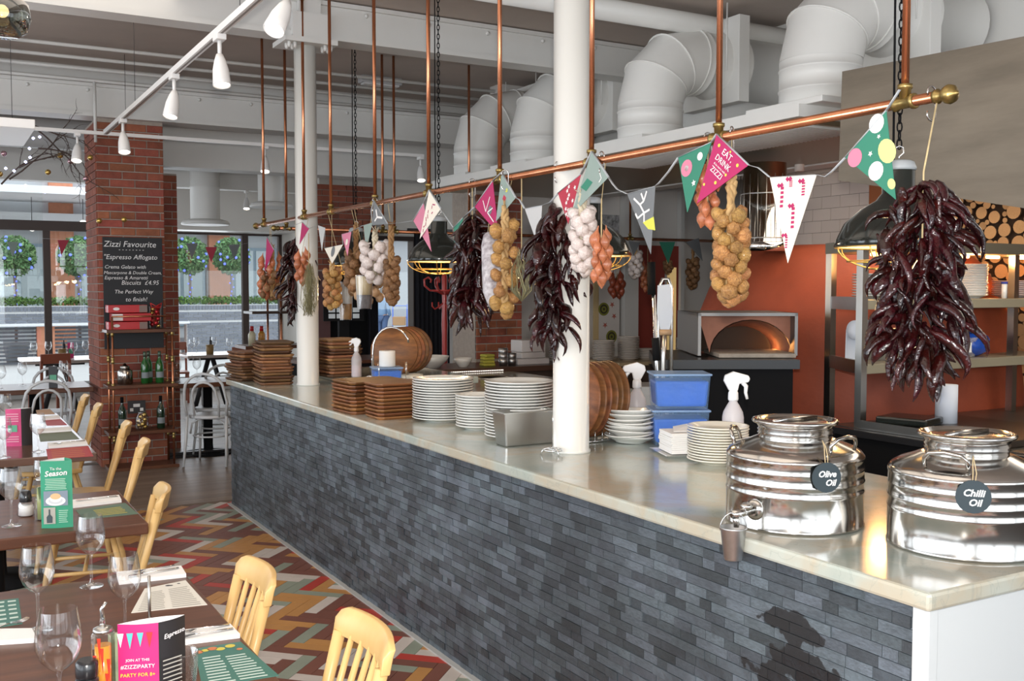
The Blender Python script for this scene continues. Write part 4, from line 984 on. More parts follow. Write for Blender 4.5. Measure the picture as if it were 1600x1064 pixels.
bstring('garlic_braid','short braid of golden garlic left of the far pendant lamp','garlic',519,410,490,.026,gg,'g',26,.068,stem=.16,x=RX)
bstring('onion_braid','braid of brown onions beside the spice tube','onions',556,352,470,.032,gb_,'g',24,.085,stem=.35,x=RX+.03,stemm=mat('old_braid',(.28,.15,.06),.8))
bstring('garlic_braid','cluster of pale garlic bulbs hanging above the spice tube','garlic',586,362,452,.034,gw,'g',24,.10,stem=.22,x=RX-.02,stemm=mat('garlic_stem',(.62,.54,.40),.8),hookl='steel hook above the far pale garlic')
bstring('onion_braid','braid of beige bulbs hanging behind the spice tube','onions',573,425,482,.030,mat('beige_skin',(.46,.28,.15),.5,noise=20,namt=.4,var=.2),'g',16,.11,stem=.1,x=RX+.08,braid=False)
bstring('garlic_braid','thin plait of brown garlic right of the spice tube','garlic',611,352,483,.028,gb_,'g',24,.055,stem=.42,x=RX+.02,stemm=mat('old_braid',(.28,.15,.06),.8))
def jar(u,v0,v1,r,label,m1,m2,x=RX-.06):
    y,z,L=hang(u,v0,v1,x); t=thing('spice_tube',label,'tube',(x,y,z-L))
    obj('lower_filling',G().lathe([(r*.75,.004),(r*.8,.01),(r*.88,L*.42)],20),m2,t); obj('upper_filling',G().lathe([(r*.885,L*.425),(r*.97,L*.97),(1e-4,L*.97)],20),m1,t)
    obj('glass',G().lathe([(r*.8,0),(r*.92,L*.42),(r*1.02,L)],22,cap=False),glassm,t); obj('cord',G().tube([(0,0,L),(RX-x,0,RZ-(z-L))],.002,5),cord,t)
jar(569,430,483,.052,'clear tube half pale and half grey spice hanging on the rail',mat('pale_spice',(.52,.40,.22),.9),mat('grey_spice',(.16,.14,.14),.9,noise=60,namt=.5))
jar(540,440,500,.048,'clear jar of amber beans behind the garlic',mat('pale_label',(.5,.5,.48),.8),mat('amber_beans',(.30,.15,.04),.7,noise=40,namt=.5),x=RX+.12)
# things on the second rail
def hang2(u,v0,v1,y=8.4): a=at(u,v0,y=y); b=at(u,v1,y=y); return a,a.z-b.z
def bstring2(u,v0,v1,*a,**k):
    p,_=hang2(u,v0,v1); return bstring(a[0],a[1],a[2],u,v0,v1,*a[3:],x=p.x,**k)
bstring2(993,388,440,'garlic_braid','distant string of white garlic on the second rail','garlic',.035,gw,'g',20,.085,stem=.15)
bstring2(1012,392,458,'shallot_string','distant string of shallots on the second rail','shallots',.03,sh,'s',18,.08,stem=.35,braid=False)
bstring2(1083,385,456,'onion_braid','distant brown onion braid hanging near the right end of the second rail','onions',.036,gb_,'g',20,.08,stem=.3,stemm=mat('old_braid',(.28,.15,.06),.8))
bstring2(964,428,470,'shallot_string','distant dark red bulbs hanging before the starry poster','bulbs',.035,mat('red_skin',(.22,.045,.02),.4),'s',14,.09,stem=.1,braid=False)
bstring2(1044,404,432,'garlic_braid','distant dry seed bundle left of the steel paddle','bundle',.028,gb_,'g',10,.06,stem=.2)
t=thing('herb_net','net of dried herbs hanging between the two big chilli strings','herbs',(RX,at(815,460,x=RX).y,1.62))
g=G()
for k in range(40):
    a=R.uniform(0,6.28); w=R.uniform(.02,.05); g.tube([(R.uniform(-.02,.02),0,R.uniform(.15,.25)),(math.cos(a)*w,math.sin(a)*w,.14),(math.cos(a+.6)*w*1.1,math.sin(a+.6)*w,.05),(0,0,0)],.0014,4)
obj('herb_stalks',g,mat('dry_herb',(.26,.24,.13),.9,var=.4,island=True),t,kind='stuff'); obj('cord',G().tube([(0,0,.2),(0,0,RZ-1.62)],.003,5),cord,t)
# ================= PENDANT LAMPS =================
lampin=mat('lamp_inner',(.85,.75,.55),.5); bulbm=mat('lamp_bulb',(1,.78,.45),.4,emis=9)
def pendant(u,v,label):
    p=at(u,v,x=3.0); t=thing('pendant_lamp',label,'lamp',p,VROT,'black pendant lamps over the kitchen side'); r=.213
    obj('shade',G().lathe([(r,0),(r+.004,.004),(r-.004,.03),(r*.86,.085),(r*.6,.135),(r*.36,.165),(.062,.185),(.056,.19),(.056,.27),(.052,.275)],48,cap=False),blackm,t)
    obj('inner_shade',G().lathe([(r-.003,.002),(r-.010,.03),(r*.84,.08),(r*.57,.13),(.05,.165),(1e-4,.168)],40,cap=False),lampin,t)
    obj('cap',G().lathe([(.058,.27),(.06,.28),(.052,.30),(.04,.305),(1e-4,.306)],24),mat('lamp_cap',(.42,.45,.47),.4),t)
    obj('bulb',G().sph((0,0,.07),.032,14,8),bulbm,t)
    for k in range(8):
        a=2*PI*k/8; pts=[]
        for q in range(9):
            b=q/8*PI/2; pts.append((r*math.cos(b)*math.cos(a),r*math.cos(b)*math.sin(a),-.085*math.sin(b)))
        obj('cage_wire',G().tube(pts,.0028,5),gold,t)
    for rr,zz in ((r,0),(r*.80,-.05),(r*.45,-.076)): obj('cage_ring',G().tube([(rr*math.cos(2*PI*k/36),rr*math.sin(2*PI*k/36),zz) for k in range(36)],.0028,5,closed=True),gold,t)
    obj('hook',G().tube([(0,0,.306),(.0,0,.32),(.016,0,.333),(.014,0,.352),(0,0,.358),(-.012,0,.35)],.003,6),chrome,t)
    g=G(); z=.35; k=0
    while z<3.72-p.z:
        pts=[]
        for q in range(10):
            a=2*PI*q/10; d=.0085*math.cos(a); pts.append((d,0,z+.014+.019*math.sin(a)) if k%2==0 else (0,d,z+.014+.019*math.sin(a)))
        g.tube(pts,.0028,4,closed=True); z+=.030; k+=1
    obj('chain',g,blackmat,t,kind='stuff'); obj('flex',G().tube([(-.02,.0,.30),(-.025,0,1),(-.022,0,3.72-p.z)],.004,6),blackmat,t)
    point('pendant_glow',(p.x,p.y,p.z-.02),5,(1,.68,.36),.05)
pendant(1402,386,'black dome pendant with gold cage behind the huge chilli string')
pendant(922,400,'black dome pendant with gold cage hidden half by the thick column')
pendant(686,409,'black dome pendant with gold cage above the red coat stand')
pendant(557,415,'black dome pendant with gold cage farthest along the rail')
# ================= BUNTING =================
pc={'mag':(.42,.015,.11),'grn':(.03,.20,.13),'crm':(.80,.74,.64),'gry':(.16,.17,.18),'sage':(.25,.32,.29),'sil':(.50,.50,.50),'wht':(.82,.80,.78),'yel':(.62,.62,.08),'pnk':(.62,.20,.30),'red':(.42,.03,.06),'lim':(.60,.66,.25)}
fm={k:mat('flag_'+k,c,.6) for k,c in pc.items()}
edge=mat('flag_ribbon',(.42,.44,.46),.45)
def flag(par,a,b,c,col,label,prints=()):
    a,b,c=Vector(a),Vector(b),Vector(c); o=obj('flag',G().sheet([a,b,c],.0015),fm[col],par,label=label)
    n=(b-a).cross(c-a).normalized(); 
    if n.dot(Vector((0,0,H))-a)<0: n=-n
    def P(s,t): return a+(b-a)*s*(1-t)+(c-a)*t+ (b-a)*0
    U=(b-a); Wv=(c-(a+b)/2)
    def Q(s,t): return (a+b)/2+U*s+Wv*t+n*.0016     # s in -.5..+.5 (times 1-t), t from 0 at top to 1 at tip
    for pr in prints:
        kind,colr=pr[0],pr[1]; g=G()
        if kind=='disc':
            s,t,r=pr[2:5]; L=U.length; k=16; pts=[Q(s,t)+U.normalized()*r*L*math.cos(2*PI*i/k)+(Wv-U.normalized()*Wv.dot(U.normalized())).normalized()*r*L*math.sin(2*PI*i/k)*(pr[5] if len(pr)>5 else 1) for i in range(k)]
            g.add(pts,[tuple(range(k))])
        elif kind=='star':
            _,_,s,t,r=pr; L=U.length; e2=(Wv-U.normalized()*Wv.dot(U.normalized())).normalized(); pts=[Q(s,t)+(U.normalized()*math.cos(2*PI*i/10+.3)+e2*math.sin(2*PI*i/10+.3))*r*L*(1 if i%2 else .45) for i in range(10)]
            g.add([Q(s,t)]+pts,[(0,1+i,1+(i+1)%10) for i in range(10)])
        elif kind=='line':
            _,_,pl,w=pr; P_=[Q(s,t)+n*.0004 for s,t in pl]
            for i in range(len(P_)-1):
                d=(P_[i+1]-P_[i]); sd=d.cross(n).normalized()*w; g.add([P_[i]-sd,P_[i]+sd,P_[i+1]+sd,P_[i+1]-sd],[(0,1,2,3)])
        elif kind=='poly':
            g.add([Q(s,t) for s,t in pr[2]],[tuple(range(len(pr[2])))])
        obj('print',g,fm[colr],o)
    return o,Q,n
def ribbon(par,pts,w=.007):
    g=G(); g.tube(pts,w,6,flat=.2); obj('ribbon',g,edge,par)
bx0=thing('bunting','string of triangular paper flags draped along the copper rail','bunting',(RX,3.0,RZ-.02))
par=bx0; base=Vector(bx0.location)
def fp(u,v,x): return at(u,v,x=x)-base
def cane(s,t,l=.26,w=.0065):
    return [('line','mag',[(s,t+l*(k/5)),(s,t+l*((k+.62)/5))],w) for k in range(5)]+[('line','mag',[(s,t),(s-.04,t-.035)],w),('line','mag',[(s-.06,t-.03),(s-.10,t-.0)],w)]
X1=RX-.03
FL=[
 ((1321,246),(1385,173),(1400,312),'grn','green flag printed with baubles',[('disc','pnk',-.34,.12,.15),('disc','lim',.22,.42,.16,1.3),('disc','wht',-.1,.5,.15),('disc','wht',.26,.02,.15),('star','wht',-.06,.26,.05),('disc','lim',.05,.80,.07,1.3),('star','wht',.2,.18,.04)]),
 ((1203,277),(1276,273),(1231,411),'crm','cream flag printed with candy canes',cane(-.2,.12)+cane(.06,.36)+cane(.25,.08,.16)+cane(-.05,.70,.14,.005)+cane(-.02,.05,.08)),
 ((1120,209),(1170,258),(1089,318),'mag','magenta flag reading EAT DRINK',[('disc','yel',.3,.12,.03),('disc','yel',-.3,.1,.03),('disc','yel',.1,.55,.03),('disc','yel',-.1,.7,.025),('disc','yel',.0,.05,.02),('disc','yel',.2,.35,.025)]),
 ((1060,246),(1112,222),(1074,332),'grn','green flag with a pink bauble',[('disc','pnk',-.18,.25,.17),('disc','wht',-.18,.25,.06),('star','wht',.1,.55,.07),('disc','wht',.2,.15,.08)]),
 ((980,303),(1024,291),(1017,397),'gry','grey flag with white antlers and a yellow patch',[('line','wht',[(-.28,.1),(-.1,.22),(.05,.18),(.0,.05)],.004),('line','wht',[(-.1,.22),(.0,.36),(-.05,.5)],.004),('line','wht',[(.05,.18),(.2,.04)],.004),('line','wht',[(-.0,.36),(-.25,.42),(-.3,.34)],.004),('line','wht',[(.0,.36),(.2,.33)],.004),('poly','yel',[(-.1,.5),(.3,.45),(.28,.66),(.05,.62)])]),
 ((925,236),(951,277),(893,336),'sage','sage green flag beside the column with a dark green patch',[('poly','grn',[(-.15,.35),(.1,.3),(.05,.5),(-.2,.55)]),('line','wht',[(.1,.08),(.3,.12),(.3,.2)],.002)]),
 ((872,302),(908,272),(888,350),'red','red flag with small white flowers',[('star','wht',R.uniform(-.35,.35)*(1-q/14),q/14,.06) for q in range(1,12)]),
 ((820,326),(847,321),(843,391),'sil','silvery flag in front of the brick',[]),
 ((784,269),(806,309),(775,346),'sage','pale sage flag with a tiny red figure',[('poly','red',[(-.05,.3),(.1,.28),(.1,.42),(-.05,.42)]),('disc','yel',-.0,.15,.05)]),
 ((770,283),(742,323),(779,366),'mag','magenta flag with dotted white star',[('line','wht',[(-.2,.2),(.15,.35),(.1,.1)],.003),('line','wht',[(-.15,.45),(.1,.4),(.0,.7)],.003),('disc','gry',-.02,.42,.10)]),
 ((671,296),(689,326),(656,373),'crm','cream flag with small grey marks',[('line','mag',[(R.uniform(-.3,.3)*(1-q/12),q/12),(R.uniform(-.3,.3)*(1-q/12),q/12+.06)],.003) for q in range(1,10)]),
 ((662,318),(646,345),(674,393),'pnk','faded pink flag behind the cream one',[]),
 ((724,340),(709,356),(711,398),'grn','narrow green flag beside the pendant lamp',[]),
 ((584,312),(606,350),(582,352),'gry','grey flag with white antlers at the far end',[('line','wht',[(-.2,.2),(.0,.4),(.2,.1)],.006),('line','wht',[(0,.4),(.0,.7)],.006)]),
 ((534,366),(549,362),(543,400),'pnk','small pink flag beyond the fifth rod',[('disc','crm',0,.4,.12)]),
 ((507,388),(536,382),(519,412),'crm','small cream flag before the far bricks',[('disc','gry',0,.3,.1)]),
 ((568,352),(582,348),(572,392),'sage','narrow sage flag above the far garlic',[]),
 ((472,347),(483,357),(468,382),'mag','small magenta flag on the thin column',[]),
 ((417,370),(428,390),(414,424),'mag','small magenta flag at the rail end',[]),
 ((497,352),(508,356),(503,392),'sil','small silvery flag right of the thin column',[]),
]
rb=[]
for a,b,c,col,lb,pr in FL:
    A,B,C_=fp(*a,X1),fp(*b,X1),fp(*c,X1-.02); o,Q,n=flag(par,A,B,C_,col,lb,pr); ribbon(o,[A,(A+B)/2,B],.006 if a[0]>600 else .004)
    if 'EAT' in lb:
        e1=(B-A).normalized(); nn=n if n.dot(-A-base)>0 else -n; e2=nn.cross(e1)
        if e2.z<0: pass
        M=Matrix((e1,e2,e1.cross(e2))).transposed().to_euler()
        for q,(w_,sz,t_) in enumerate((('EAT,',.030,.12),('DRINK',.028,.25),('& be merry with',.010,.34),('ZIZZI',.027,.43))): text(w_,sz,mat('white_print',(.85,.8,.8),.6),o,Q(.0,t_)+nn*.0015,M,ext=.0003)
def rib(pts,w=.006):
    P=[fp(u,v,X1) for u,v in pts]; ribbon(par,P,w)
rib([(1406,140),(1385,173)]); rib([(1321,246),(1300,268),(1290,276),(1276,273)]); rib([(1203,277),(1185,262),(1170,258)]); rib([(1120,209),(1112,222)]); rib([(1060,246),(1045,268),(1030,286),(1024,291)])
rib([(980,303),(965,296),(958,288),(951,277)]); rib([(925,236),(908,272)]); rib([(872,302),(860,316),(847,321)]); rib([(820,326),(812,312),(806,309)]); rib([(784,269),(770,283)]); rib([(742,323),(733,332),(724,340)]); rib([(709,356),(698,340),(689,326)],.005)
rib([(671,296),(662,318)],.005); rib([(646,345),(625,348),(606,350)],.004); rib([(584,312),(580,330),(582,348)],.004); rib([(568,352),(556,358),(549,362)],.004); rib([(534,366),(536,382)],.004); rib([(507,388),(508,356)],.004); rib([(497,352),(490,354),(483,357)],.004); rib([(472,347),(450,356),(428,366),(417,370)],.004)
b2=thing('bunting','second string of flags hanging from the far copper rail','bunting',at(1040,400,y=8.35)); base2=Vector(b2.location)
for a,b,c,col,lb,pr in [((1030,378),(1055,378),(1044,412),'grn','dark green flag with bauble prints',[('disc','pnk',-.2,.2,.14),('disc','wht',.05,.45,.18)]),((1072,378),(1092,372),(1098,408),'gry','grey flag with a yellow patch',[('poly','yel',[(-.1,.4),(.2,.35),(.2,.55)])]),((982,376),(1000,379),(990,400),'gry','small grey flag',[])]:
    A,B,C_=[at(*q,y=8.3)-base2 for q in (a,b,c)]; o,_,_=flag(b2,A,B,C_,col,lb,pr)
ribbon(b2,[at(u,v,y=8.32)-base2 for u,v in ((925,372),(960,380),(1000,379),(1030,378),(1055,378),(1072,378),(1110,376))],.006)
# far bunting outside the window wall, in the dining end
b3=thing('bunting','string of red and grey flags hanging outside the far windows','bunting',at(200,370,y=16.4)); base3=Vector(b3.location)
pts=[]
for k,(u,v,col,lb) in enumerate([(99,375,'red','red flag with white dots, left of the brick pillar'),(300,380,'gry','brown-grey flag right of the pillar'),(330,386,'red','red flag with white dots, right of the pillar'),(366,382,'gry','grey flag next to the dark post'),(20,378,'sage','pale flag at the left')]):
    A=at(u-9,v,y=16.3)-base3;B=at(u+9,v,y=16.3)-base3;C_=at(u-(3 if k==0 else 0),v+24,y=16.3)-base3
    flag(b3,A,B,C_,col,lb,[('disc','wht',s_,t_,.07) for s_,t_ in ((-.25,.12),(.0,.12),(.25,.12),(-.1,.35),(.12,.35),(0,.6))] if col=='red' else [])
ribbon(b3,[at(u,v,y=16.3)-base3 for u,v in ((0,374),(60,372),(108,375),(160,384),(250,376),(291,380),(339,386),(375,382),(420,374))],.005)
# ================= KITCHEN =================
# pizza oven dome
oc=at(1322,600,d=7.6); OX,OY=oc.x,oc.y
ov=thing('pizza_oven','big terracotta domed pizza oven with steel-framed mouth and black mantel','oven',(OX,OY,0),VROT)
g=G(); g.lathe([(1.20,0),(1.20,.9),(1.17,1.15),(1.10,1.45),(1.01,1.68),(.92,1.84),(.79,1.945),(.58,1.985),(1e-4,1.995)],64); obj('dome',g,terra,ov)
def lo(u,v,d):  # local coordinates in the oven's frame from a point at depth d
    p=at(u,v,d=d)-Vector((OX,OY,0)); return Matrix.Rotation(-VROT,3,'Z')@p
fd=5.98
a=lo(1091,489,fd); b=lo(1247,556,fd); y0=a.y
g=G(); fw=.018
g.box(a.x,y0,b.z,a.x+fw,y0+.75,a.z); g.box(b.x-fw,y0,b.z,b.x,y0+.6,a.z); g.box(a.x,y0,a.z-fw,b.x,y0+.7,a.z); obj('mouth_frame',g,mat('frame_steel',(.24,.235,.23),.5,metal=1),ov)
g=G(); g.box(a.x+.05,y0+.42,b.z,b.x-.03,y0+.44,a.z-.03); obj('mouth_depth',g,mat('oven_dark_brown',(.05,.03,.02),.9),ov)  # dark brown sheet closing off the back of the mouth
arch=[(a.x+.10+.38*(k/16),0) for k in range(17)]
g=G(); cx=(a.x+b.x)/2+.04; n=14; pts=[(cx+.245*math.cos(PI-PI*k/n),y0+.10,b.z+.01+.20*math.sin(PI*k/n)) for k in range(n+1)]
face=[(a.x+fw,y0+.10,b.z),(a.x+fw,y0+.10,a.z-fw),(b.x-fw,y0+.10,a.z-fw),(b.x-fw,y0+.10,b.z)]
quad=[]
top=[(a.x+fw+(b.x-a.x-2*fw)*k/n,y0+.10,a.z-fw) for k in range(n+1)]
g.add(pts+top,[(k,k+1,n+2+k,n+1+k) for k in range(n)]); obj('mouth_face',g,mat('oven_clay_face',(.40,.17,.11),.8,noise=6,namt=.3),ov)
g=G(); m_=8; ring=[];n2=14
v=[(cx+.24*math.cos(PI-PI*k/n2),y0+.10,b.z+.01+.195*math.sin(PI*k/n2)) for k in range(n2+1)]+[(cx+.20*math.cos(PI-PI*k/n2),y0+.40,b.z+.01+.15*math.sin(PI*k/n2)) for k in range(n2+1)]
g.add(v,[(k,k+1,n2+2+k,n2+1+k) for k in range(n2)],0,True); obj('vault',g,mat('oven_brick',(.36,.15,.10),.9,noise=8,namt=.5),ov)
obj('mouth_floor',G().box(a.x+.1,y0-.12,b.z-.005,b.x-.04,y0+.35,b.z+.02),mat('oven_stone',(.42,.36,.30),.8,noise=15,namt=.4),ov,bevel=.004)
ml=lo(1022,557,5.75); mr=lo(1250,560,5.75); 
g=G(); g.prism([(ml.x,ml.y),(mr.x,mr.y),(mr.x,mr.y+.95),(ml.x+.1,ml.y+.95)],b.z-.06,b.z-.008); obj('mantel_top',g,mat('black_granite',(.010,.010,.011),.3),ov)
g=G(); g.prism([(ml.x+.25,ml.y+.03),(mr.x-.03,mr.y+.03),(mr.x-.03,mr.y+.9),(ml.x+.2,ml.y+.9)],0,b.z-.06); obj('mantel_base',g,blackmat,ov)
g=G(); g.add([(ml.x+.02,ml.y+.01,b.z-.06),(ml.x+.25,ml.y+.03,b.z-.06),(ml.x+.25,ml.y+.03,b.z-.25),(ml.x+.02,ml.y+.4,b.z-.06),(ml.x+.25,ml.y+.4,b.z-.06),(ml.x+.25,ml.y+.4,b.z-.25)],[(0,2,1),(3,4,5),(0,3,5,2),(1,2,5,4),(0,1,4,3)]); obj('bracket',g,blackmat,ov)
fl_=lo(1197,365,6.95)
g=G(); g.lathe([(.155,0),(.155,.06),(.145,.065),(.145,.60)],36,(fl_.x,fl_.y+.05,1.93)); obj('flue',g,chrome,ov)
g=G()
for k in range(18):
    aa=2*PI*k/18; g.tube([(fl_.x+.165*math.cos(aa),fl_.y+.05+.165*math.sin(aa),2.02),(fl_.x+.165*math.cos(aa),fl_.y+.05+.165*math.sin(aa),2.45)],.003,4)
for z in (2.02,2.32): g.tube([(fl_.x+.165*math.cos(2*PI*k/30),fl_.y+.05+.165*math.sin(2*PI*k/30),z) for k in range(30)],.005,5,closed=True)
obj('flue_guard',g,steel,ov)
# gantry shelf unit on the pass
bc2=mat('brushed_shelf',(.40,.36,.26),.4,metal=.35)
wt=thing('kitchen_worktop','dark steel kitchen worktop behind the oil cans','worktop',(4.4,1.5,0))
obj('top',G().box(0,0,.86,2.1,2.64,.90),mat('black_edge_top',(.02,.02,.022),.2),wt,bevel=.004)
obj('top_sheet',G().box(.05,.05,.90,2.08,2.62,.903),mat('dull_steel',(.20,.19,.17),.3,metal=.8,noise=2,namt=.3),wt)
obj('base',G().box(.06,.06,0,2.05,2.6,.86),blackmat,wt)
t=thing('steel_tray','shallow steel tray at the foot of the shelf posts','tray',(4.46,3.05,.904))
obj('pan',G().box(0,0,0,.75,.85,.035),mat('dark_steel',(.12,.10,.085),.3,metal=.9),t,bevel=.004); obj('front_lip',G().box(-.012,-.012,0,.0,.86,.045),steel,t)
sx0,sy0=4.50,3.95
su=thing('shelf_unit','steel kitchen shelf unit with heat lamps in front of the oven','shelf',(sx0,sy0,.904))
Z=lambda z:z-.904
def post(x,y,z1,w=.045,z0=0): obj('post',G().box(x-w/2,y-w/2,z0,x+w/2,y+w/2,Z(z1)),steel,su)
post(0,0,1.90); post(.24,.45,1.90,z0=-.904); post(1.42,.05,1.90)
for z in (1.555,1.20): obj('side_rail',G().sheet([(.0,0,Z(z)),(.24,.45,Z(z)),(.24,.45,Z(z+.075)),(0,0,Z(z+.075))],.025),steel,su)
for z in (1.56,1.20):
    obj('shelf',G().prism([(.0,-.02),(1.9,-.02),(1.9,.44),(.24,.44)],Z(z),Z(z+.055)),bc2,su,bevel=.003)
g=G(); g.prism([(-.03,-.05),(1.95,-.05),(1.95,.48),(.22,.48)],Z(1.885),Z(1.95)); obj('heat_gantry',g,mat('gantry_metal',(.24,.22,.17),.4,metal=.7),su)
hl=mat('heat_lamp',(1,.50,.16),.4,emis=14)
for x in (.30,1.05,1.35,1.62): 
    obj('heat_lamp_tube',G().tube([(x-.06,.15,Z(1.875)),(x+.06,.15,Z(1.875))],.010,8),hl,su)
for x in (.35,1.15,1.6): point('heat_lamp_glow',(sx0+x,sy0+.15,1.84),9,(1,.45,.14),.05)
def splates(u,v,n,r,dz,where,grp,m=porc,y=sy0+.19):
    p=at(u,v,y=y); plates(p.x,y,n,r,dz,where,grp,m,z=.904+Z(1.615),jit=.003)
splates(1372,478,9,.15,.0155,'wide stack on upper shelf behind lamp','wide plates on the upper shelf')
splates(1512,478,19,.115,.0105,'tall stack on upper shelf beside chillies','tall plate stack on the upper shelf')
splates(1580,478,8,.12,.0125,'low stack at upper shelf end','low plate stack at the shelf end',mat('pink_plate',(.62,.50,.47),.3))
p=at(1564,474,y=sy0+.05); t=thing('salt_tub','small white tub with blue lid on the upper kitchen shelf','tub',(p.x,sy0+.03,1.616))
obj('pot',G().lathe([(.016,0),(.017,.09)],14),porc,t); obj('lid',G().lathe([(.02,.09),(.02,.102)],14),mat('blue_lid',(.03,.05,.35),.4),t)
p=at(1327,540,y=sy0-.0); t=thing('towel_roll','white paper towel roll hanging beside the shelf posts','paper roll',(sx0+.20,sy0+.15,1.38),.1)
obj('roll',G().lathe([(.015,-.1),(.055,-.1),(.055,.1),(.015,.1)],24,(0,0,.06),axis=(1,0,0)),mat('blue_white_paper',(.66,.70,.78),.8),t); obj('hanging_sheet',G().sheet([(-.1,.055,.06),(.1,.055,.06),(.1,.06,-.14),(-.1,.06,-.14)],.003),mat('blue_white_paper',(.66,.70,.78),.8),t)
p=at(1477,640,z=.905); t=thing('towel_roll','upright white paper roll standing on the worktop below the chillies','paper roll',(p.x,p.y,.904)); t.location=(4.85,3.66,.939)
obj('roll',G().lathe([(.018,0),(.058,0),(.058,.21),(.018,.21)],28),mat('blue_white_paper',(.66,.70,.78),.8),t); obj('loose_end',G().sheet([(-.058,0,.1),(-.08,-.03,.16),(-.07,-.03,.20),(-.05,0,.21)],.002),mat('blue_white_paper',(.66,.70,.78),.8),t)
t=thing('plastic_tray','clear plastic tray of greens on the lower kitchen shelf','tray',(sx0+.30,sy0+.05,1.257))
obj('tray_body',G().add([(0.02,.02,0),(.78,.02,0),(.78,.28,0),(.02,.28,0),(0,0,.12),(.8,0,.12),(.8,.3,.12),(0,.3,.12)],[(3,2,1,0),(0,1,5,4),(1,2,6,5),(2,3,7,6),(3,0,4,7)]),mat('clear_plastic',(.6,.55,.5),.15,alpha=.4),t)
obj('greens',leaves(260,lambda:Vector((R.uniform(.06,.74),R.uniform(.05,.25),R.uniform(.01,.06))),.025),mat('salad',(.12,.16,.03),.7,var=.4,island=True),t,kind='stuff')
obj('label_sticker',G().box(.62,-.004,.03,.72,.0,.09),paper,t)
t=obj('blue_bag',G().sph((0,0,.075),.1,18,10,(1.25,.9,.78)),mat('blue_bag',(.02,.10,.55),.18,noise=6,namt=.5,bump=1,bscale=18,coat=.3),None,(5.62,sy0+.12,1.257)); tag(t,'crumpled blue plastic bag on the lower kitchen shelf','bag')
for v_ in t.data.vertices:
    k=1+.14*math.sin(v_.co.x*60+v_.co.z*45)*math.cos(v_.co.y*50); v_.co.x*=k; v_.co.y*=k; v_.co.z=max(v_.co.z*k,.0)
t=thing('black_tray','black oven tray leaning on the dark worktop','tray',(4.55,3.55,.942),.3); obj('pan',G().box(0,0,0,.24,.28,.04),blackm,t,bevel=.01)
# spotlight stub under the hood, wall light
t=obj('ceiling_sensor',G().lathe([(.035,0),(.035,.13),(.02,.14)],16),mat('sensor_white',(.70,.64,.58),.5),None,at(1249,268,d=7.6)); tag(t,'small white cylinder lamp under the hood by the tiles','lamp')
# tools beside the oven
p=at(1017,640,d=5.35); pm=mat('peel_aluminium',(.30,.31,.33),.35,metal=.7)
t=thing('pizza_peel','long slim peel with black grip leaning before the oven','peel',(p.x,p.y,0),VROT)
a=at(1024,410,d=5.4)
obj('handle',G().tube([(0.10,0,.0),(.03,0,1.25),(0,0,a.z)],.010,8),chrome,t); obj('black_grip',G().tube([(.0,0,a.z-.17),(-.004,0,a.z)],.022,10),blackmat,t); obj('black_collar',G().tube([(.028,0,1.30),(.02,0,1.42)],.020,10),blackmat,t)
t=thing('pizza_paddle','broad grey metal paddle standing among the oven tools','peel',at(1035,640,d=5.6),VROT); b_=at(1035,640,d=5.6); t.location=(b_.x,b_.y,0)
q=lambda u,v:((u-1035)/1590*5.6,0,at(u,v,d=5.6).z)
g=G(); g.sheet([q(1026,446),q(1045,444),q(1050,490),q(1045,515),q(1031,516),q(1025,490)],.008); obj('blade',g,pm,t)
obj('shaft',G().tube([q(1037,516),q(1036,560),(0,0,.3)],.012,8),steel,t); obj('wooden_collar',G().tube([q(1030,519),q(1048,519)],.018,8),mat('pale_wood',(.42,.27,.15),.6),t)
t=thing('oven_tool_stand','steel hoop stand holding the oven tools','stand',(b_.x+.1,b_.y+.1,0),VROT)
g=G(); z1=at(1050,436,d=5.7).z; g.tube([(-.04,0,.02),(-.04,0,z1-.05),(-.02,0,z1),(.01,0,z1),(.03,0,z1-.05),(.03,0,.02)],.011,8); obj('hoop',g,steel,t); obj('base',G().box(-.15,-.12,0,.15,.12,.02),steel,t)
# rear kitchen shelf with plate stacks
rs=thing('rear_shelf','low rear cabinet carrying plate stacks in front of the white wall','cabinet',(5.2,7.2,0))
obj('carcass',G().box(0,0,0,2.2,.5,1.0),mat('dark_carcass',(.06,.04,.03),.7),rs); obj('top',G().box(-.02,-.02,1.0,2.22,.52,1.03),mat('pale_top',(.42,.33,.20),.5),rs)
for k,(u,n,w) in enumerate([(943,12,'left stack'),(982,14,'middle stack'),(1010,6,'low stack'),(1072,12,'right stack')]):
    p=at(u,562,y=7.45); plates(p.x,7.45,n,.10,.0145,w+' on the rear cabinet','plates on the rear cabinet, '+w,mat('dim_plate',(.55,.50,.45),.4),z=1.03)
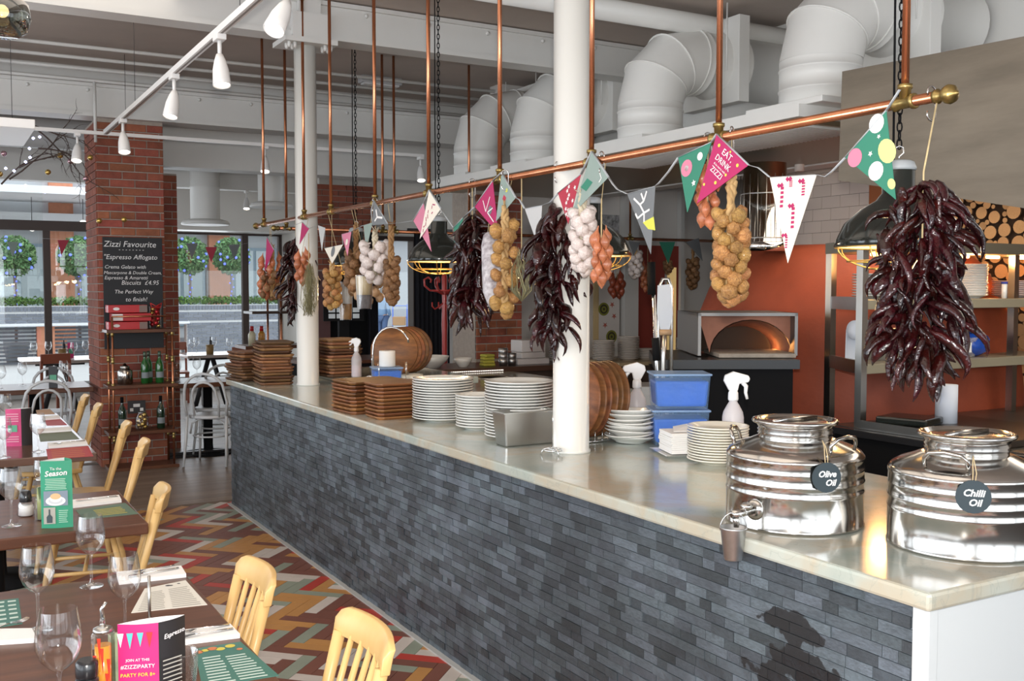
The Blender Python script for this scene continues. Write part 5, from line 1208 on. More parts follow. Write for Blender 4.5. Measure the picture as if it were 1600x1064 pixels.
# poster
pt=thing('wall_poster','pale poster with red stars and green rings on the rear wall','poster',at(951,480,y=8.93))
a=at(936,415,y=8.93)-Vector(pt.location); b=at(967,545,y=8.93)-Vector(pt.location)
obj('sheet',G().box(a.x,-.004,b.z,b.x,0,a.z),mat('poster_pale',(.62,.58,.55),.7),pt)
for (u,v,col,r) in ((943,483,'olive',.07),(955,526,'olive',.07)):
    q=at(u,v,y=8.93)-Vector(pt.location)
    for i,rr in enumerate((1,.72,.45,.2)): obj('ring_print',G().lathe([(r*rr,0),(r*rr,.001)],24,(q.x,-.005-.0012*i,q.z),axis=(0,-1,0)),mat('olive_print',(.20,.20,.03),.8) if i%2==0 else mat('olive_dark',(.05,.04,.02),.8),pt)
for (u,v) in ((956,476),(959,494),(945,508)):
    q=at(u,v,y=8.93)-Vector(pt.location); g=G(); g.add([(q.x,-.006,q.z)]+[(q.x+.035*(1 if i%2 else .42)*math.cos(2*PI*i/10+.3),-.006,q.z+.035*(1 if i%2 else .42)*math.sin(2*PI*i/10+.3)) for i in range(10)],[(0,1+(i+1)%10,1+i) for i in range(10)]); obj('star_print',g,mat('star_red',(.42,.12,.09),.8),pt)
t=thing('speckled_board','grey speckled panel hanging above the poster','board',at(955,390,y=8.5)); a=at(936,335,y=8.5)-Vector(t.location); b=at(967,414,y=8.5)-Vector(t.location)
obj('panel',G().box(a.x,-.005,b.z,b.x,.005,a.z),mat('speckle',(.42,.42,.43),.7,noise=26,col2=(.08,.08,.08)),t)
# coat stand, curtains
cs=at(695,600,d=10.5); red=mat('red_paint',(.42,.035,.03),.35,coat=.3)
t=thing('coat_stand','bright red bentwood coat stand before the pale far wall','coat stand',(cs.x,cs.y,0))
ztop=at(695,425,d=10.5).z
obj('pole',G().lathe([(.035,0),(.03,.3),(.028,1.2),(.032,1.3),(.024,1.55),(.03,ztop-.05),(.01,ztop)],16),red,t)
for k in range(8):
    a=2*PI*k/8; c,s=math.cos(a),math.sin(a); z=ztop-.20
    obj('arm',G().tube([(c*r_,s*r_,z+h_) for r_,h_ in ((.02,-.03),(.08,.0),(.16,.01),(.22,.06),(.225,.12),(.18,.145),(.145,.12),(.155,.09))],.008,8),red,t)
    z-=.17; 
    if k%2==0: obj('lower_arm',G().tube([(c*r_,s*r_,z+h_) for r_,h_ in ((.02,.05),(.07,.01),(.11,-.01),(.14,.02),(.14,.06))],.008,8),red,t)
for k in range(4):
    a=PI/2*k+.4; c,s=math.cos(a),math.sin(a); obj('foot',G().tube([(c*r_,s*r_,z_) for r_,z_ in ((.02,.4),(.1,.3),(.2,.06),(.26,.015))],.014,8),red,t)
obj('ring',G().tube([(.14*math.cos(2*PI*k/24),.14*math.sin(2*PI*k/24),ztop-.19) for k in range(24)],.010,6,closed=True),red,t)
def curtain(u0,u1,y,z0,z1,label):
    a=at(u0,500,y=y).x; b=at(u1,500,y=y).x; t=thing('curtain',label,'curtain',(a,y,z0)); n=40; v=[]
    for k in range(n+1):
        x=(b-a)*k/n; dy=.04*math.sin(k*1.25); v+=[(x,dy,0),(x,dy*.6,z1-z0),(x,dy+.012,0),(x,dy*.6+.012,z1-z0)]
    f=[(4*k,4*k+4,4*k+5,4*k+1) for k in range(n)]+[(4*k+2,4*k+3,4*k+7,4*k+6) for k in range(n)]
    obj('drape',G().add(v,f,0,True),mat('black_velvet',(.012,.012,.018),.85),t); obj('curtain_pole',G().tube([(-.1,0,z1-z0+.02),(b-a+.1,0,z1-z0+.02)],.018,8),dkmet,t)
curtain(648,702,12.7,.05,2.45,'heavy black curtain right of the open doorway')
curtain(576,590,12.75,.05,2.4,'narrow black curtain left of the open doorway')
# till screen
p=at(537,478,y=9.6); t=thing('till_screen','black till screen showing grey keys beyond the round boards','screen',(p.x,p.y,.98),-.2)
obj('bezel',G().cbox((0,0,p.z-.98),(.40,.03,.30)),blackmat,t); g=G()
for i in range(4):
    for j in range(2): g.cbox((-.12+.08*i,-.017,p.z-.98-.04-.06*j),(.065,.003,.045))
obj('screen_keys',g,mat('screen_grey',(.35,.38,.40),.4,emis=.3),t); obj('stand',G().box(-.05,-.03,0,.05,.08,p.z-.98-.13),blackmat,t)
t=thing('till_desk','dark desk under the till screen','desk',(p.x-.5,p.y-.3,0)); obj('cabinet',G().box(0,0,0,1.3,.7,.95),blackmat,t); obj('top',G().box(-.02,-.02,.95,1.32,.72,.98),walnut,t)

point('oven_fire',tuple(at(1215,540,d=6.3)),3,(1,.42,.12),.05)
a_=at(1000,660,d=6.0); t=thing('steel_fridge','pale grey fridge front seen between the round boards and blue tubs','fridge',(a_.x,a_.y,0),VROT)
obj('cabinet',G().box(0,0,0,.20,.3,1.10),mat('fridge_grey',(.36,.36,.36),.35),t,bevel=.006); obj('door',G().box(.012,-.012,.1,.188,0,1.05),mat('fridge_grey',(.36,.36,.36),.35),t)
# ================= DINING SIDE =================
TZ=.75
def table(x0,y0,x1,y1,label,mt=walnut,th=.045,legs=1):
    t=thing('dining_table',label,'table',((x0+x1)/2,(y0+y1)/2,0)); w,d=(x1-x0)/2,(y1-y0)/2
    obj('tabletop',G().box(-w,-d,TZ-th,w,d,TZ),mt,t,bevel=.006)
    n=max(1,legs)
    for k in range(n):
        y=0 if n==1 else -d+.35+(2*d-.7)*k/(n-1)
        obj('pedestal',G().lathe([(.26,0),(.26,.012),(.05,.035),(.045,.10),(.045,TZ-th-.02),(.14,TZ-th-.01),(.14,TZ-th)],20,(0,y,0)),blackmat,t)
    return t
T1=table(-.35,1.75,.70,3.45,'dark wooden dining table nearest the camera, laid for a meal',legs=2)
T2=table(-.35,4.18,.73,4.95,'second dark wooden table, behind the nearest table')
T3=table(-.2,6.13,.80,8.25,'long dark table with red and green place mats, before the pillar',mat('dark_wood_b',(.16,.085,.06),.22,noise=5,col2=(.10,.05,.035),stretch=(.25,3,1),coat=.3),legs=2)
T4=table(.35,10.25,1.32,10.95,'dark table with white bentwood chairs left of the pillar')
T5=table(2.0,10.15,2.85,10.8,'dark table right of the pillar behind the white bentwood chair')
def tresl(x0,y0,x1,y1,label):
    t=thing('dining_table',label,'table',((x0+x1)/2,(y0+y1)/2,0)); w,d=(x1-x0)/2,(y1-y0)/2
    obj('tabletop',G().box(-w,-d,TZ-.04,w,d,TZ),mat('pale_top2',(.42,.36,.33),.15,coat=.3),t,bevel=.004)
    for s in (-1,1): obj('leg',G().tube([(s*.02,0,TZ-.04),(s*.22,0,0)],.035,6),dkmet,t)
    obj('top_bar',G().box(-.3,-.04,TZ-.09,.3,.04,TZ-.04),dkmet,t)
tresl(3.05,14.3,3.85,15.1,'far pale table on dark splayed legs by the window, right of the pillar')
tresl(1.0,14.2,1.95,15.1,'far pale table by the window, left of the pillar')
# ---- chairs ----
def pinechair():
    t=thing('spindle_chair','x','chair',group='pale pine spindle-back chairs')
    sz=.45
    g=G(); P=[(-.18,-.19),(.18,-.19),(.215,-.1),(.225,.1),(.20,.19),(.1,.215),(-.1,.215),(-.20,.19),(-.225,.1),(-.215,-.1)]
    g.prism(P,sz-.035,sz); obj('seat',g,pine,t,bevel=.01)
    for sx in(-1,1):
        for sy in (-1,1): obj('leg',G().tube([(sx*.13,sy*.13,sz-.03),(sx*.175,sy*.175,.22),(sx*.21,sy*.21,0)],[.014,.018,.012],8),pine,t)
        obj('stretcher',G().tube([(sx*.175,-.175,.21),(sx*.175,.175,.21)],.011,8),pine,t)
    obj('stretcher',G().tube([(-.172,0,.21),(.172,0,.21)],.011,8),pine,t)
    def cr(a,z,o=0):
        return (.165*a, -.275-o-.034*(1-a*a)+.0,z)
    for k in range(7):
        a=-1+2*k/6; r_=.014 if k in (0,6) else .0095; q=cr(a*.93,.822); q=(q[0],q[1]+.004,q[2])
        obj('back_post' if k in (0,6) else 'spindle',G().tube([(a*.155,-.175+.0*a,sz-.01),((a*.155+q[0])/2,(-.175+q[1])/2-.004,(sz+q[2])/2),q],[r_*.9,r_*1.1,r_*(1.25 if k in(0,6) else .85)],8),pine,t)
    g=G(); n=12; v=[]
    for k in range(n+1):
        a=-1.06+2.12*k/n; e=1 if abs(a)<.95 else .82
        y=-.275-.034*(1-min(1,a*a)); tilt=-.018
        for (dy,z) in ((-.012,.812),(.012,.812),(.012+tilt*.4,.855*1+.0),(.006+tilt,.885*1-(0 if e==1 else .012)),(-.010+tilt,.885-(0 if e==1 else .012)),(-.014+tilt*.4,.855)):
            v.append((.165*a,y+dy,z))
    f=[(k*6+i,k*6+6+i,k*6+6+(i+1)%6,k*6+(i+1)%6) for k in range(n) for i in range(6)]+[tuple(range(6)),tuple(n*6+i for i in reversed(range(6)))]
    obj('crest_rail',G().add(v,f,0,True),pine,t,bevel=.003)
    return t
c0=pinechair()
# seats face -X (rotz = +90 deg); crest sits at seat x + .3
CHS=[(.53,2.97,-.02,'pale spindle chair at the near table, the farther of its two'),(.62,2.33,-.03,'pale spindle chair at the near table, closest to the slate counter front'),
 (.52,4.40,-.15,'pale spindle chair at the second table'),(.69,5.80,-.17,'pale spindle chair just right of the second table, before the third'),
 (.73,6.62,-.15,'pale spindle chair with seat showing, at the front of the long table'),(.72,7.75,-.12,'pale spindle chair at the middle of the long table'),(.72,8.45,-.1,'pale spindle chair at the far end of the long table')]
for i,(x,y,a,lb) in enumerate(CHS):
    o=c0 if i==0 else dup(c0,(0,0,0)); o.location=(x,y,0); o.scale=(1,1,.965); o.rotation_euler=(0,0,PI/2+a); o['label']=lb
o=dup(c0,(-.12,4.55,0),-PI/2,'pale spindle chair whose legs show under the left of the second table')
wp=mat('white_wood',(.60,.61,.62),.4)
def bentwood():
    t=thing('bentwood_chair','x','chair',group='white bentwood chairs'); sz=.46
    obj('seat',G().lathe([(.17,-.012),(.2,-.015),(.207,-.005),(.205,.012),(.19,.015),(1e-4,.008)],32,(0,0,sz)),wp,t)
    def hoop(w,h,yb): return [(-w*1.0,-.16+ .0,sz),(-w*1.08,-.19,sz+.15),(-w*1.0,-.23,sz+h*.62)]+[(-w*math.cos(q*PI/8),-.23-.03*math.sin(q*PI/8)-yb,sz+h*.62+h*.38*math.sin(q*PI/8)) for q in range(1,8)]+[(w*1.0,-.23,sz+h*.62),(w*1.08,-.19,sz+.15),(w,-.16,sz)]
    obj('back_hoop',G().tube(hoop(.185,.42,0),.014,8),wp,t)
    obj('inner_hoop',G().tube([(x*.98,y+.05*(1-abs(z-sz)/.42)*0+.0,z) for x,y,z in hoop(.115,.34,0)],.012,8),wp,t)
    for s in (-1,1):
        obj('leg',G().tube([(s*.185,-.16,sz+.02),(s*.19,-.19,.25),(s*.2,-.25,0)],[.015,.015,.011],8),wp,t)
        obj('leg',G().tube([(s*.14,.14,sz),(s*.155,.16,.25),(s*.175,.20,0)],[.015,.014,.010],8),wp,t)
    obj('leg_ring',G().tube([(.165*math.cos(2*PI*k/28),.165*math.sin(2*PI*k/28),.27) for k in range(28)],.009,6,closed=True),wp,t)
    obj('seat_brace',G().tube([(-.165,-.13,.30),(-.15,-.12,.40),(-.08,-.11,sz-.02),(.08,-.11,sz-.02),(.15,-.12,.40),(.165,-.13,.30)],.009,6),wp,t)
    return t
b0=bentwood()
for i,(x,y,a,lb) in enumerate([(2.32,9.88,-.5,'white bentwood chair standing right of the brick pillar'),(2.50,10.45,2.6,'white bentwood chair behind the one right of the pillar'),(.84,9.85,.1,'white bentwood chair with its hoop back towards us, left of the pillar'),(1.02,10.9,3.0,'white bentwood chair on the far side of its table'),(.25,10.0,.3,'white bentwood chair partly behind the wine glasses at left')]):
    o=b0 if i==0 else dup(b0,(0,0,0)); o.location=(x,y,0); o.rotation_euler=(0,0,a); o['label']=lb
# simple wooden chairs at the far tables
rw_=mat('red_brown_wood',(.28,.08,.045),.4)
def farchair(x,y,a,label):
    t=thing('wooden_chair',label,'chair',(x,y,0),a)
    obj('seat',G().box(-.19,-.19,.43,.19,.19,.46),rw_,t,bevel=.008); obj('backrest',G().box(-.18,-.215,.76,.18,-.19,.88),rw_,t,bevel=.006)
    for sx in (-.17,.17):
        obj('leg',G().box(sx-.015,.15,0,sx+.015,.18,.43),rw_,t); obj('leg',G().box(sx-.015,-.215,0,sx+.015,-.19,.8),rw_,t)
farchair(1.25,13.7,.3,'red-brown wooden chair at the far table left of the pillar'); farchair(3.75,14.0,-.2,'red-brown wooden chair at the far table right of the pillar'); farchair(3.1,15.4,3.0,'red-brown wooden chair behind the far right table'); farchair(.35,14.6,1.4,'red-brown wooden chair at the far left end')
# ---- tableware ----
def wineglass(h=.22,rb=.040):
    t=thing('wine_glass','x','glass',group='wine glasses'); k=h/.22
    pr=[(.0335,.001),(.033,.003),(.012,.007),(.005,.014),(.0038,.03),(.0038,.085),(.006,.098),(.020,.108),(.034,.124),(.0415,.146),(.0425,.160),(.040,.185),(.0345,.22)]
    obj('bowl',G().lathe([(r*k,z*k) for r,z in pr[6:]],30,cap=False),glassm,t); obj('stem',G().lathe([(r*k,z*k) for r,z in pr[2:7]],14,cap=False),glassm,t)
    obj('foot',G().lathe([(1e-4,.0015*k),(.0345*k,0),(.035*k,.002*k),(.012*k,.007*k),(.003*k,.012*k)],28,cap=False),glassm,t)
    return t
w0=wineglass(); first=True
def wg(x,y,label,z=TZ,s=1):
    global first
    if first: o=w0; first=False
    else: o=dup(w0,(0,0,0))
    o.location=(x,y,z); o.scale=(s,s,s); o['label']=label; return o
for (u,v,lb,s) in [(60,985,'wine glass on the near table, left, behind the nearest glass',1.06),(143,916,'wine glass at the far edge of the near table',1.02),(196,992,'wine glass behind the pink menu card on the near table',1.0),(94,1128,'wine glass nearest the camera at the left bottom corner',1.12),
   (18,822,'wine glass at the left edge of the second table',1.05),(60,706,'wine glass standing on the long table near the place mats',1.0),(8,718,'wine glass at the front left of the long table',1.0),(66,780,'narrow glass behind the green menu card',.8)]:
    p=at(u,v,z=TZ); 
    if p.y<6.2 and p.y>5: p.y=6.2
    if 3.5<p.y<4.2: p.y=4.25
    if 4.95<p.y<5.9: p.y=4.85
    wg(p.x,p.y,lb,TZ,s)
k=0
for (x,y,nm) in [(1.1,10.4,'nearer'),(.75,10.75,'farther'),(.55,10.4,'leftmost'),(1.12,10.82,'rearmost')]: wg(x,y,'wine glass on the table left of the pillar, the %s one'%nm)
for (x,y,nm) in [(2.1,10.35,'leftmost'),(2.35,10.6,'middle'),(2.7,10.3,'rightmost')]: wg(x,y,'wine glass on the table right of the pillar, the %s'%nm)
for (x,y,nm) in [(3.15,14.5,'left'),(3.3,14.9,'second'),(3.68,14.55,'third'),(3.55,14.9,'rear')]: wg(x,y,'wine glass on the far right table, the %s one'%nm)
for (x,y,nm) in [(1.15,14.5,'left'),(1.35,14.8,'second'),(1.62,14.4,'third'),(1.8,14.7,'right')]: wg(x,y,'wine glass on the far left table, the %s one'%nm)
for (x,y,nm) in [(.28,7.0,'front'),(.42,7.6,'middle'),(.30,8.0,'rear')]: wg(x,y,'wine glass farther along the long table, the %s one'%nm)
p=at(283,1075,z=TZ); o=obj('tumbler',G().lathe([(.030,.002),(.033,.004),(.038,.05),(.040,.085),(.040,.088),(.038,.086),(.031,.012),(1e-4,.010)],28,cap=False),glassm,None,(p.x,p.y,TZ)); tag(o,'short tumbler beside the pink triangular menu card','glass')
def onz(u,v): return at(u,v,z=TZ)
def quad(name,cat,label,px,m,th=.0012,z0=TZ,prints=(),grp=None):
    P=[onz(*q) for q in px]; c=sum(P,Vector())/4; o=obj(name,G().prism([(p.x-c.x,p.y-c.y) for p in P],0,th),m,None,(c.x,c.y,z0)); tag(o,label,cat,grp)
    def Q(s,t): return (P[0]*(1-s)*(1-t)+P[1]*s*(1-t)+P[2]*s*t+P[3]*(1-s)*t)-c+Vector((0,0,th+.0004))
    for kind,mm,*a in prints:
        g=G()
        if kind=='lines':
            s0,t0,s1,t1,n=a
            for i in range(n):
                t_=t0+(t1-t0)*i/(n-1); h=(t1-t0)/n*.22; e=s1-R.uniform(0,.15)*(s1-s0)
                v=[Q(s0,t_-h),Q(e,t_-h),Q(e,t_+h),Q(s0,t_+h)]
                for q in v: q.z=th+.0004
                g.add(v,[(0,1,2,3)])
        else:
            s,t_,r=a; cc=Q(s,t_); g.add([(cc.x+r*math.cos(i*PI/6),cc.y+r*math.sin(i*PI/6)*1.0,th+.0005) for i in range(12)],[tuple(range(12))])
        obj('print',g,mm,o,kind='stuff' if kind=='lines' else None)
    return o
mgreen=mat('mat_green',(.045,.16,.13),.5); mcream=mat('mat_cream',(.72,.69,.62),.6); mred=mat('mat_red',(.42,.03,.035),.5); molive=mat('mat_olive',(.11,.13,.06),.5); mbrown=mat('mat_brown',(.45,.26,.13),.6)
pw=mat('print_pale',(.55,.66,.60),.6); pd=mat('print_dark',(.08,.08,.09),.6); py_=mat('print_yellow',(.60,.50,.08),.6); pr_=mat('print_orange',(.55,.18,.07),.6)
# near table: corners given far-left, far-right, near-right, near-left
quad('place_mat','place mat','cream printed menu mat on the near table by the farther chair',[(226,920),(290,907),(324,945),(205,958)],mcream,prints=[('lines',mat('print_grey',(.42,.40,.36),.6),.08,.25,.46,.95,11),('lines',mat('print_grey',(.42,.40,.36),.6),.54,.25,.95,.95,11),('disc',pd,.55,.08,.008),('disc',pd,.62,.1,.006),('disc',pd,.8,.08,.005)])
quad('place_mat','place mat','green printed mat at the bottom edge near the closest chair',[(304,1014),(376,1003),(436,1056),(316,1075)],mgreen,prints=[('disc',pr_,.06,.12,.012),('disc',py_,.2,.1,.010),('disc',pr_,.35,.08,.013),('disc',py_,.5,.12,.012),('disc',py_,.72,.08,.013),('disc',pr_,.84,.2,.008),('lines',pw,.1,.3,.45,.95,10),('lines',pw,.5,.35,.9,.95,10)])
quad('place_mat','place mat','green mat at the left edge of the near table',[(-60,945),(29,935),(35,975),(-60,990)],mgreen,prints=[('lines',pw,.6,.1,.75,.9,6),('lines',pw,.8,.1,.95,.9,6)])
quad('place_mat','place mat','green mat on the second table by its chair',[(118,797),(196,786),(216,803),(130,812)],mat('mat_green2',(.10,.17,.12),.5),prints=[('lines',py_,.3,.3,.9,.8,5)])
quad('place_mat','place mat','red mat nearest on the long table',[(72,702),(138,697),(146,713),(75,718)],mred,prints=[('lines',pr_,.1,.2,.9,.9,5)])
quad('place_mat','place mat','olive mat, second along the long table',[(60,678),(112,674),(124,686),(63,690)],molive)
quad('place_mat','place mat','red mat, third along the long table',[(70,657),(95,655),(105,664),(73,665)],mred)
quad('place_mat','place mat','brown mat at the far end of the long table',[(56,641),(78,639),(86,647),(58,648)],mbrown)
nap=mat('napkin',(.86,.84,.82),.9)
def cutlery(name,label,a,b,z,fork=True):
    A,B=onz(*a),onz(*b); d=(B-A); L=d.length; t=thing(name,label,name,(A.x,A.y,z),math.atan2(d.y,d.x))
    g=G(); g.tube([(0,0,.002),(L*.25,0,.003),(L*.55,0,.006),(L*.7,0,.006)],[.005,.0045,.0025,.002],8,flat=.5)
    obj('handle',g,chrome,t)
    g=G()
    if fork:
        g.sheet([(L*.68,-.003,.006),(L*.74,-.010,.004),(L*.82,-.011,.003),(L*.82,.011,.003),(L*.74,.010,.004),(L*.68,.003,.006)],.0016)
        for k in range(4): g.tube([(L*.82,-.0095+.0063*k,.003),(L*.92,-.009+.006*k,.004),(L,-.008+.0055*k,.008)],.0013,4)
        obj('tines',g,chrome,t,kind='stuff')
    else:
        g.sheet([(L*.6,-.004,.005),(L*.95,-.010,.004),(L,.0,.004),(L*.95,.006,.004),(L*.6,.004,.005)],.0016); obj('blade',g,chrome,t)
def napk(label,px): return quad('napkin','napkin',label,px,nap,th=.012)
napk('white folded napkin with cutlery behind the cream menu mat',[(182,899),(283,889),(291,902),(186,914)])
cutlery('fork','fork lying on the napkin behind the cream menu mat',(272,890),(205,903),TZ+.013); cutlery('knife','knife lying on the napkin behind the cream menu mat',(279,894),(200,909),TZ+.013,False)
napk('white folded napkin with cutlery behind the bottom green mat',[(268,993),(360,981),(375,997),(272,1010)])
cutlery('fork','fork lying on the napkin behind the bottom green mat',(358,984),(282,998),TZ+.013); cutlery('knife','knife lying on the napkin behind the bottom green mat',(364,990),(280,1006),TZ+.013,False)
napk('white folded napkin at the left edge of the near table',[(-60,990),(50,988),(58,1004),(-60,1012)])
cutlery('fork','fork lying on the left edge napkin of the near table',(-40,1000),(45,976),TZ+.013)
napk('white folded napkin behind the green mat on the second table',[(112,785),(186,777),(190,785),(114,794)]); cutlery('knife','knife on the napkin of the second table',(184,780),(118,788),TZ+.013,False)
napk('white napkin behind the nearest red mat on the long table',[(74,695),(134,690),(137,696),(76,701)]); cutlery('fork','fork beside the nearest red mat on the long table',(133,692),(80,698),TZ+.013)
napk('white napkin behind the olive mat on the long table',[(58,673),(110,669),(112,674),(60,677)])
napk('white napkin left of the mats at the back of the long table',[(66,653),(92,651),(94,655),(68,657)])
# triangular menu cards
def menucard(u,v,label,w,h,rz,c1,c2,top=None,inner=paper,side=False):
    p=onz(u,v); t=thing('menu_card',label,'menu card',(p.x,p.y,TZ),rz); d=w*.62
    P=[(-w/2,0),(w/2,-.004),(w*.15,d)]
    if side: P[2]=(w*1.08,w*.5)
    def bow(a,b,k=.08,n=6): 
        a,b=Vector(a),Vector(b); nn=Vector((b.y-a.y,-(b.x-a.x))); return [a+(b-a)*i/n+nn*k*math.sin(PI*i/n) for i in range(n)]
    for i,(a,b,m,nm) in enumerate(((P[0],P[1],c1,'front_face'),(P[1],P[2],c2,'side_face'),(P[2],P[0],inner,'back_face'))):
        q=bow(a,b)+[Vector(b)]; n=len(q); v=[(x,y,0) for x,y in q]+[(x,y,h) for x,y in q]
        obj(nm,G().add(v,[(k,k+1,n+k+1,n+k) for k in range(n-1)],0,True),m,t)
    return t
pink=mat('card_pink',(.62,.02,.17),.5); dkc=mat('card_black',(.02,.018,.02),.45); grc=mat('card_green',(.03,.30,.17),.5); wpr=mat('white_print',(.85,.8,.8),.6)
t=menucard(218,1095,'pink triangular menu card with party lettering',.088,.178,-.34,pink,dkc,side=True)
fy=-.0125
text('JOIN AT THIS',.0085,wpr,t,(0,fy,.098),(PI/2,0,0)); text('#ZIZZIPARTY',.0122,wpr,t,(0,fy,.083),(PI/2,0,0)); text('PARTY FOR 8+',.0115,mat('lime_print',(.60,.62,.05),.6),t,(0,fy,.064),(PI/2,0,0))
g=G()
for k in range(6): g.box(-.036,fy,.012+.006*k,.036,fy+.0006,.0145+.006*k)
obj('small_print',g,wpr,t,kind='stuff')
for k,(x,m_) in enumerate(((-.036,wpr),(-.016,mat('teal_print',(.1,.5,.45),.6)),(.006,mat('teal_print',(.1,.5,.45),.6)),(.026,mat('red_print',(.6,.03,.03),.6)))):
    obj('flag_print',G().add([(x-.007,fy-.0004,.160),(x+.007,fy-.0004,.160),(x,fy-.0004,.128-.004*(k%2))],[(0,1,2)]),m_,t)
text('Espresso',.0150,wpr,t,(.076,.0085,.148),(PI/2,-.12,.74),shear=.3)
g=G()
for k in range(7): g.add([(.054,-.012,.03+.010*k),(.090,.021,.03+.010*k),(.090,.021,.033+.010*k),(.054,-.012,.033+.010*k)],[(0,1,2,3)])
obj('side_print',g,mat('print_grey',(.42,.40,.36),.6),t,kind='stuff')
t=menucard(90,824,'green triangular menu card with a coffee photo on the second table',.115,.262,-.28,grc,grc)
fy=-.0145
text('Tis the',.015,wpr,t,(0,fy,.232),(PI/2,0,0)); text('Season',.029,wpr,t,(0,fy,.214),(PI/2,-.06,0),shear=.2,off=.0006)
g=G()
for k in range(7): g.box(-.04+R.uniform(0,.006),fy,.152+.0065*k,.04-R.uniform(0,.008),fy+.0006,.1545+.0065*k)
for k in range(7): g.box(.008,fy,.022+.0075*k,.045-R.uniform(0,.01),fy+.0006,.0245+.0075*k)
obj('small_print',g,mat('mint_print',(.45,.65,.52),.6),t,kind='stuff')
ph=obj('coffee_photo',G().box(-.045,fy,.088,.042,fy+.0006,.146),mat('photo_blue',(.22,.27,.33),.6),t)
for (rx,rz_,zz,m_,o_) in ((.036,.019,.107,wpr,0),(.026,.013,.108,mat('saucer_grey',(.6,.62,.64),.6),.0004),(.0215,.016,.118,wpr,.0008),(.019,.012,.125,mat('coffee_cream',(.70,.48,.25),.6),.0012)):
    obj('print',G().add([(rx*math.cos(i*PI/10)-.002,fy-.0006-o_,zz+rz_*math.sin(i*PI/10)) for i in range(20)],[tuple(range(20))]),m_,ph)
ph=obj('bottle_photo',G().box(-.046,fy,.018,-.004,fy+.0006,.082),mat('photo_grey',(.42,.40,.35),.6),t)
obj('print',G().add([(x-.025,fy-.001,z) for x,z in ((-.010,.022),(.010,.022),(.011,.045),(.003,.055),(.003,.075),(-.003,.075),(-.003,.055),(-.011,.045))],[tuple(range(8))]),mat('bottle_print',(.05,.07,.08),.6),ph)
t=menucard(22,697,'pink menu card standing at the front of the long table',.085,.22,-.3,mat('card_pink2',(.62,.06,.20),.5),dkc,side=True)
obj('green_print',G().box(-.028,-.012,.085,.022,-.0112,.125),mat('mat_green3',(.12,.40,.25),.6),t)
g=G()
for k in range(4): g.box(-.035,-.012,.145+.014*k,.03,-.0112,.151+.014*k)
for k in range(3): g.box(-.035,-.012,.025+.014*k,.03,-.0112,.031+.014*k)
obj('small_print',g,mat('pale_pink',(.75,.35,.45),.6),t,kind='stuff')
for (x,y,lb,c) in [(.98,10.35,'black menu card left of the pillar',dkc),(1.62,14.75,'pink menu card on the far left table',pink)]:
    t=thing('menu_card',lb,'menu card',(x,y,TZ),-.4); obj('card',G().prism([(-.04,0),(.04,0),(.01,.05)],0,.2),c,t)
    obj('print_block',G().box(-.03,-.001,.05,.03,0,.12),mat('mat_green3',(.12,.40,.25),.6),t)
# oil bottle, pepper mill, tile, salt on the near table
def oilbottle(u,v,label,h,r,m1,m2):
    p=onz(u,v); t=thing('oil_bottle',label,'bottle',(p.x,p.y,TZ),-.4)
    obj('oil',G().lathe([(r*.86,.004),(r*.86,h*.82)],4 if m2 is None else 20,sm=True),m1,t)
    obj('glass',G().box(-r,-r,0,r,r,h),glassm,t,bevel=.004)
    if m2: 
        g=G()
        for k in range(7): g.add([(-r*.9+R.uniform(0,r*1.6),-r-.0008,h*R.uniform(.1,.6))]+[(0,0,0)]*0,[])
        g=G()
        for k in range(6): 
            x=R.uniform(-r*.8,r*.8); z=h*R.uniform(.3,.95); g.add([(x-.004,-r-.001,z),(x+.004,-r-.001,z),(x+.002,-r-.001,z-.06)],[(0,1,2)])
        obj('chilli_print',g,m2,t,kind='stuff')
    obj('neck_ring',G().lathe([(r*.98,h),(r*1.02,h+.002),(r*.98,h+.008),(r*.5,h+.012)],20),steel,t)
    obj('spout',G().tube([(0,0,h+.008),(.0,0,h+.03),(-.002,0,h+.05),(.008,0,h+.066)],[.008,.005,.004,.0035],10),chrome,t)
oilbottle(163,1100,'orange chilli oil bottle with steel spout beside the pink card',.165,.021,mat('chilli_oil',(.80,.32,.03),.2,coat=.4),mat('chilli_red',(.5,.03,.01),.5))
oilbottle(66,812,'square oil bottle with yellow-green panel beside the green card',.16,.021,mat('olive_panel',(.34,.38,.12),.25,coat=.4),mat('olive_mark',(.08,.14,.06),.5))
p=onz(137,1110); t=thing('pepper_mill','black pepper mill between the wine glass and the orange bottle','pepper mill',(p.x,p.y,TZ))
obj('body',G().lathe([(.024,0),(.026,.004),(.025,.07),(.022,.075)],20),mat('black_plastic',(.015,.015,.017),.25,coat=.3),t); obj('top',G().lathe([(.022,.075),(.024,.08),(.024,.108),(.018,.115)],20),mat('black_plastic',(.015,.015,.017),.25,coat=.3),t)
p=onz(184,1098); t=thing('table_number','pale green patterned tile between bottle and pink card','tile',(p.x+.005,p.y+.03,TZ),-.35); obj('tile_face',G().box(-.018,-.003,0,.018,.003,.15),mat('pale_green_tile',(.42,.47,.30),.4,noise=20,col2=(.20,.26,.18)),t); obj('base_foot',G().box(-.02,-.01,0,.02,.01,.008),mat('pale_wood',(.42,.27,.15),.6),t)
p=onz(228,975); t=thing('straw_rod','thin steel rod standing behind the pink menu card','rod',(p.x,p.y-.06,TZ)); obj('rod',G().lathe([(.004,.01),(.004,.15)],8),steel,t); obj('base',G().lathe([(.02,0),(.02,.01)],16),steel,t)
p=onz(41,806); t=thing('salt_pot','glass salt pot with white salt and black lid on the second table','salt pot',(p.x,p.y,TZ))
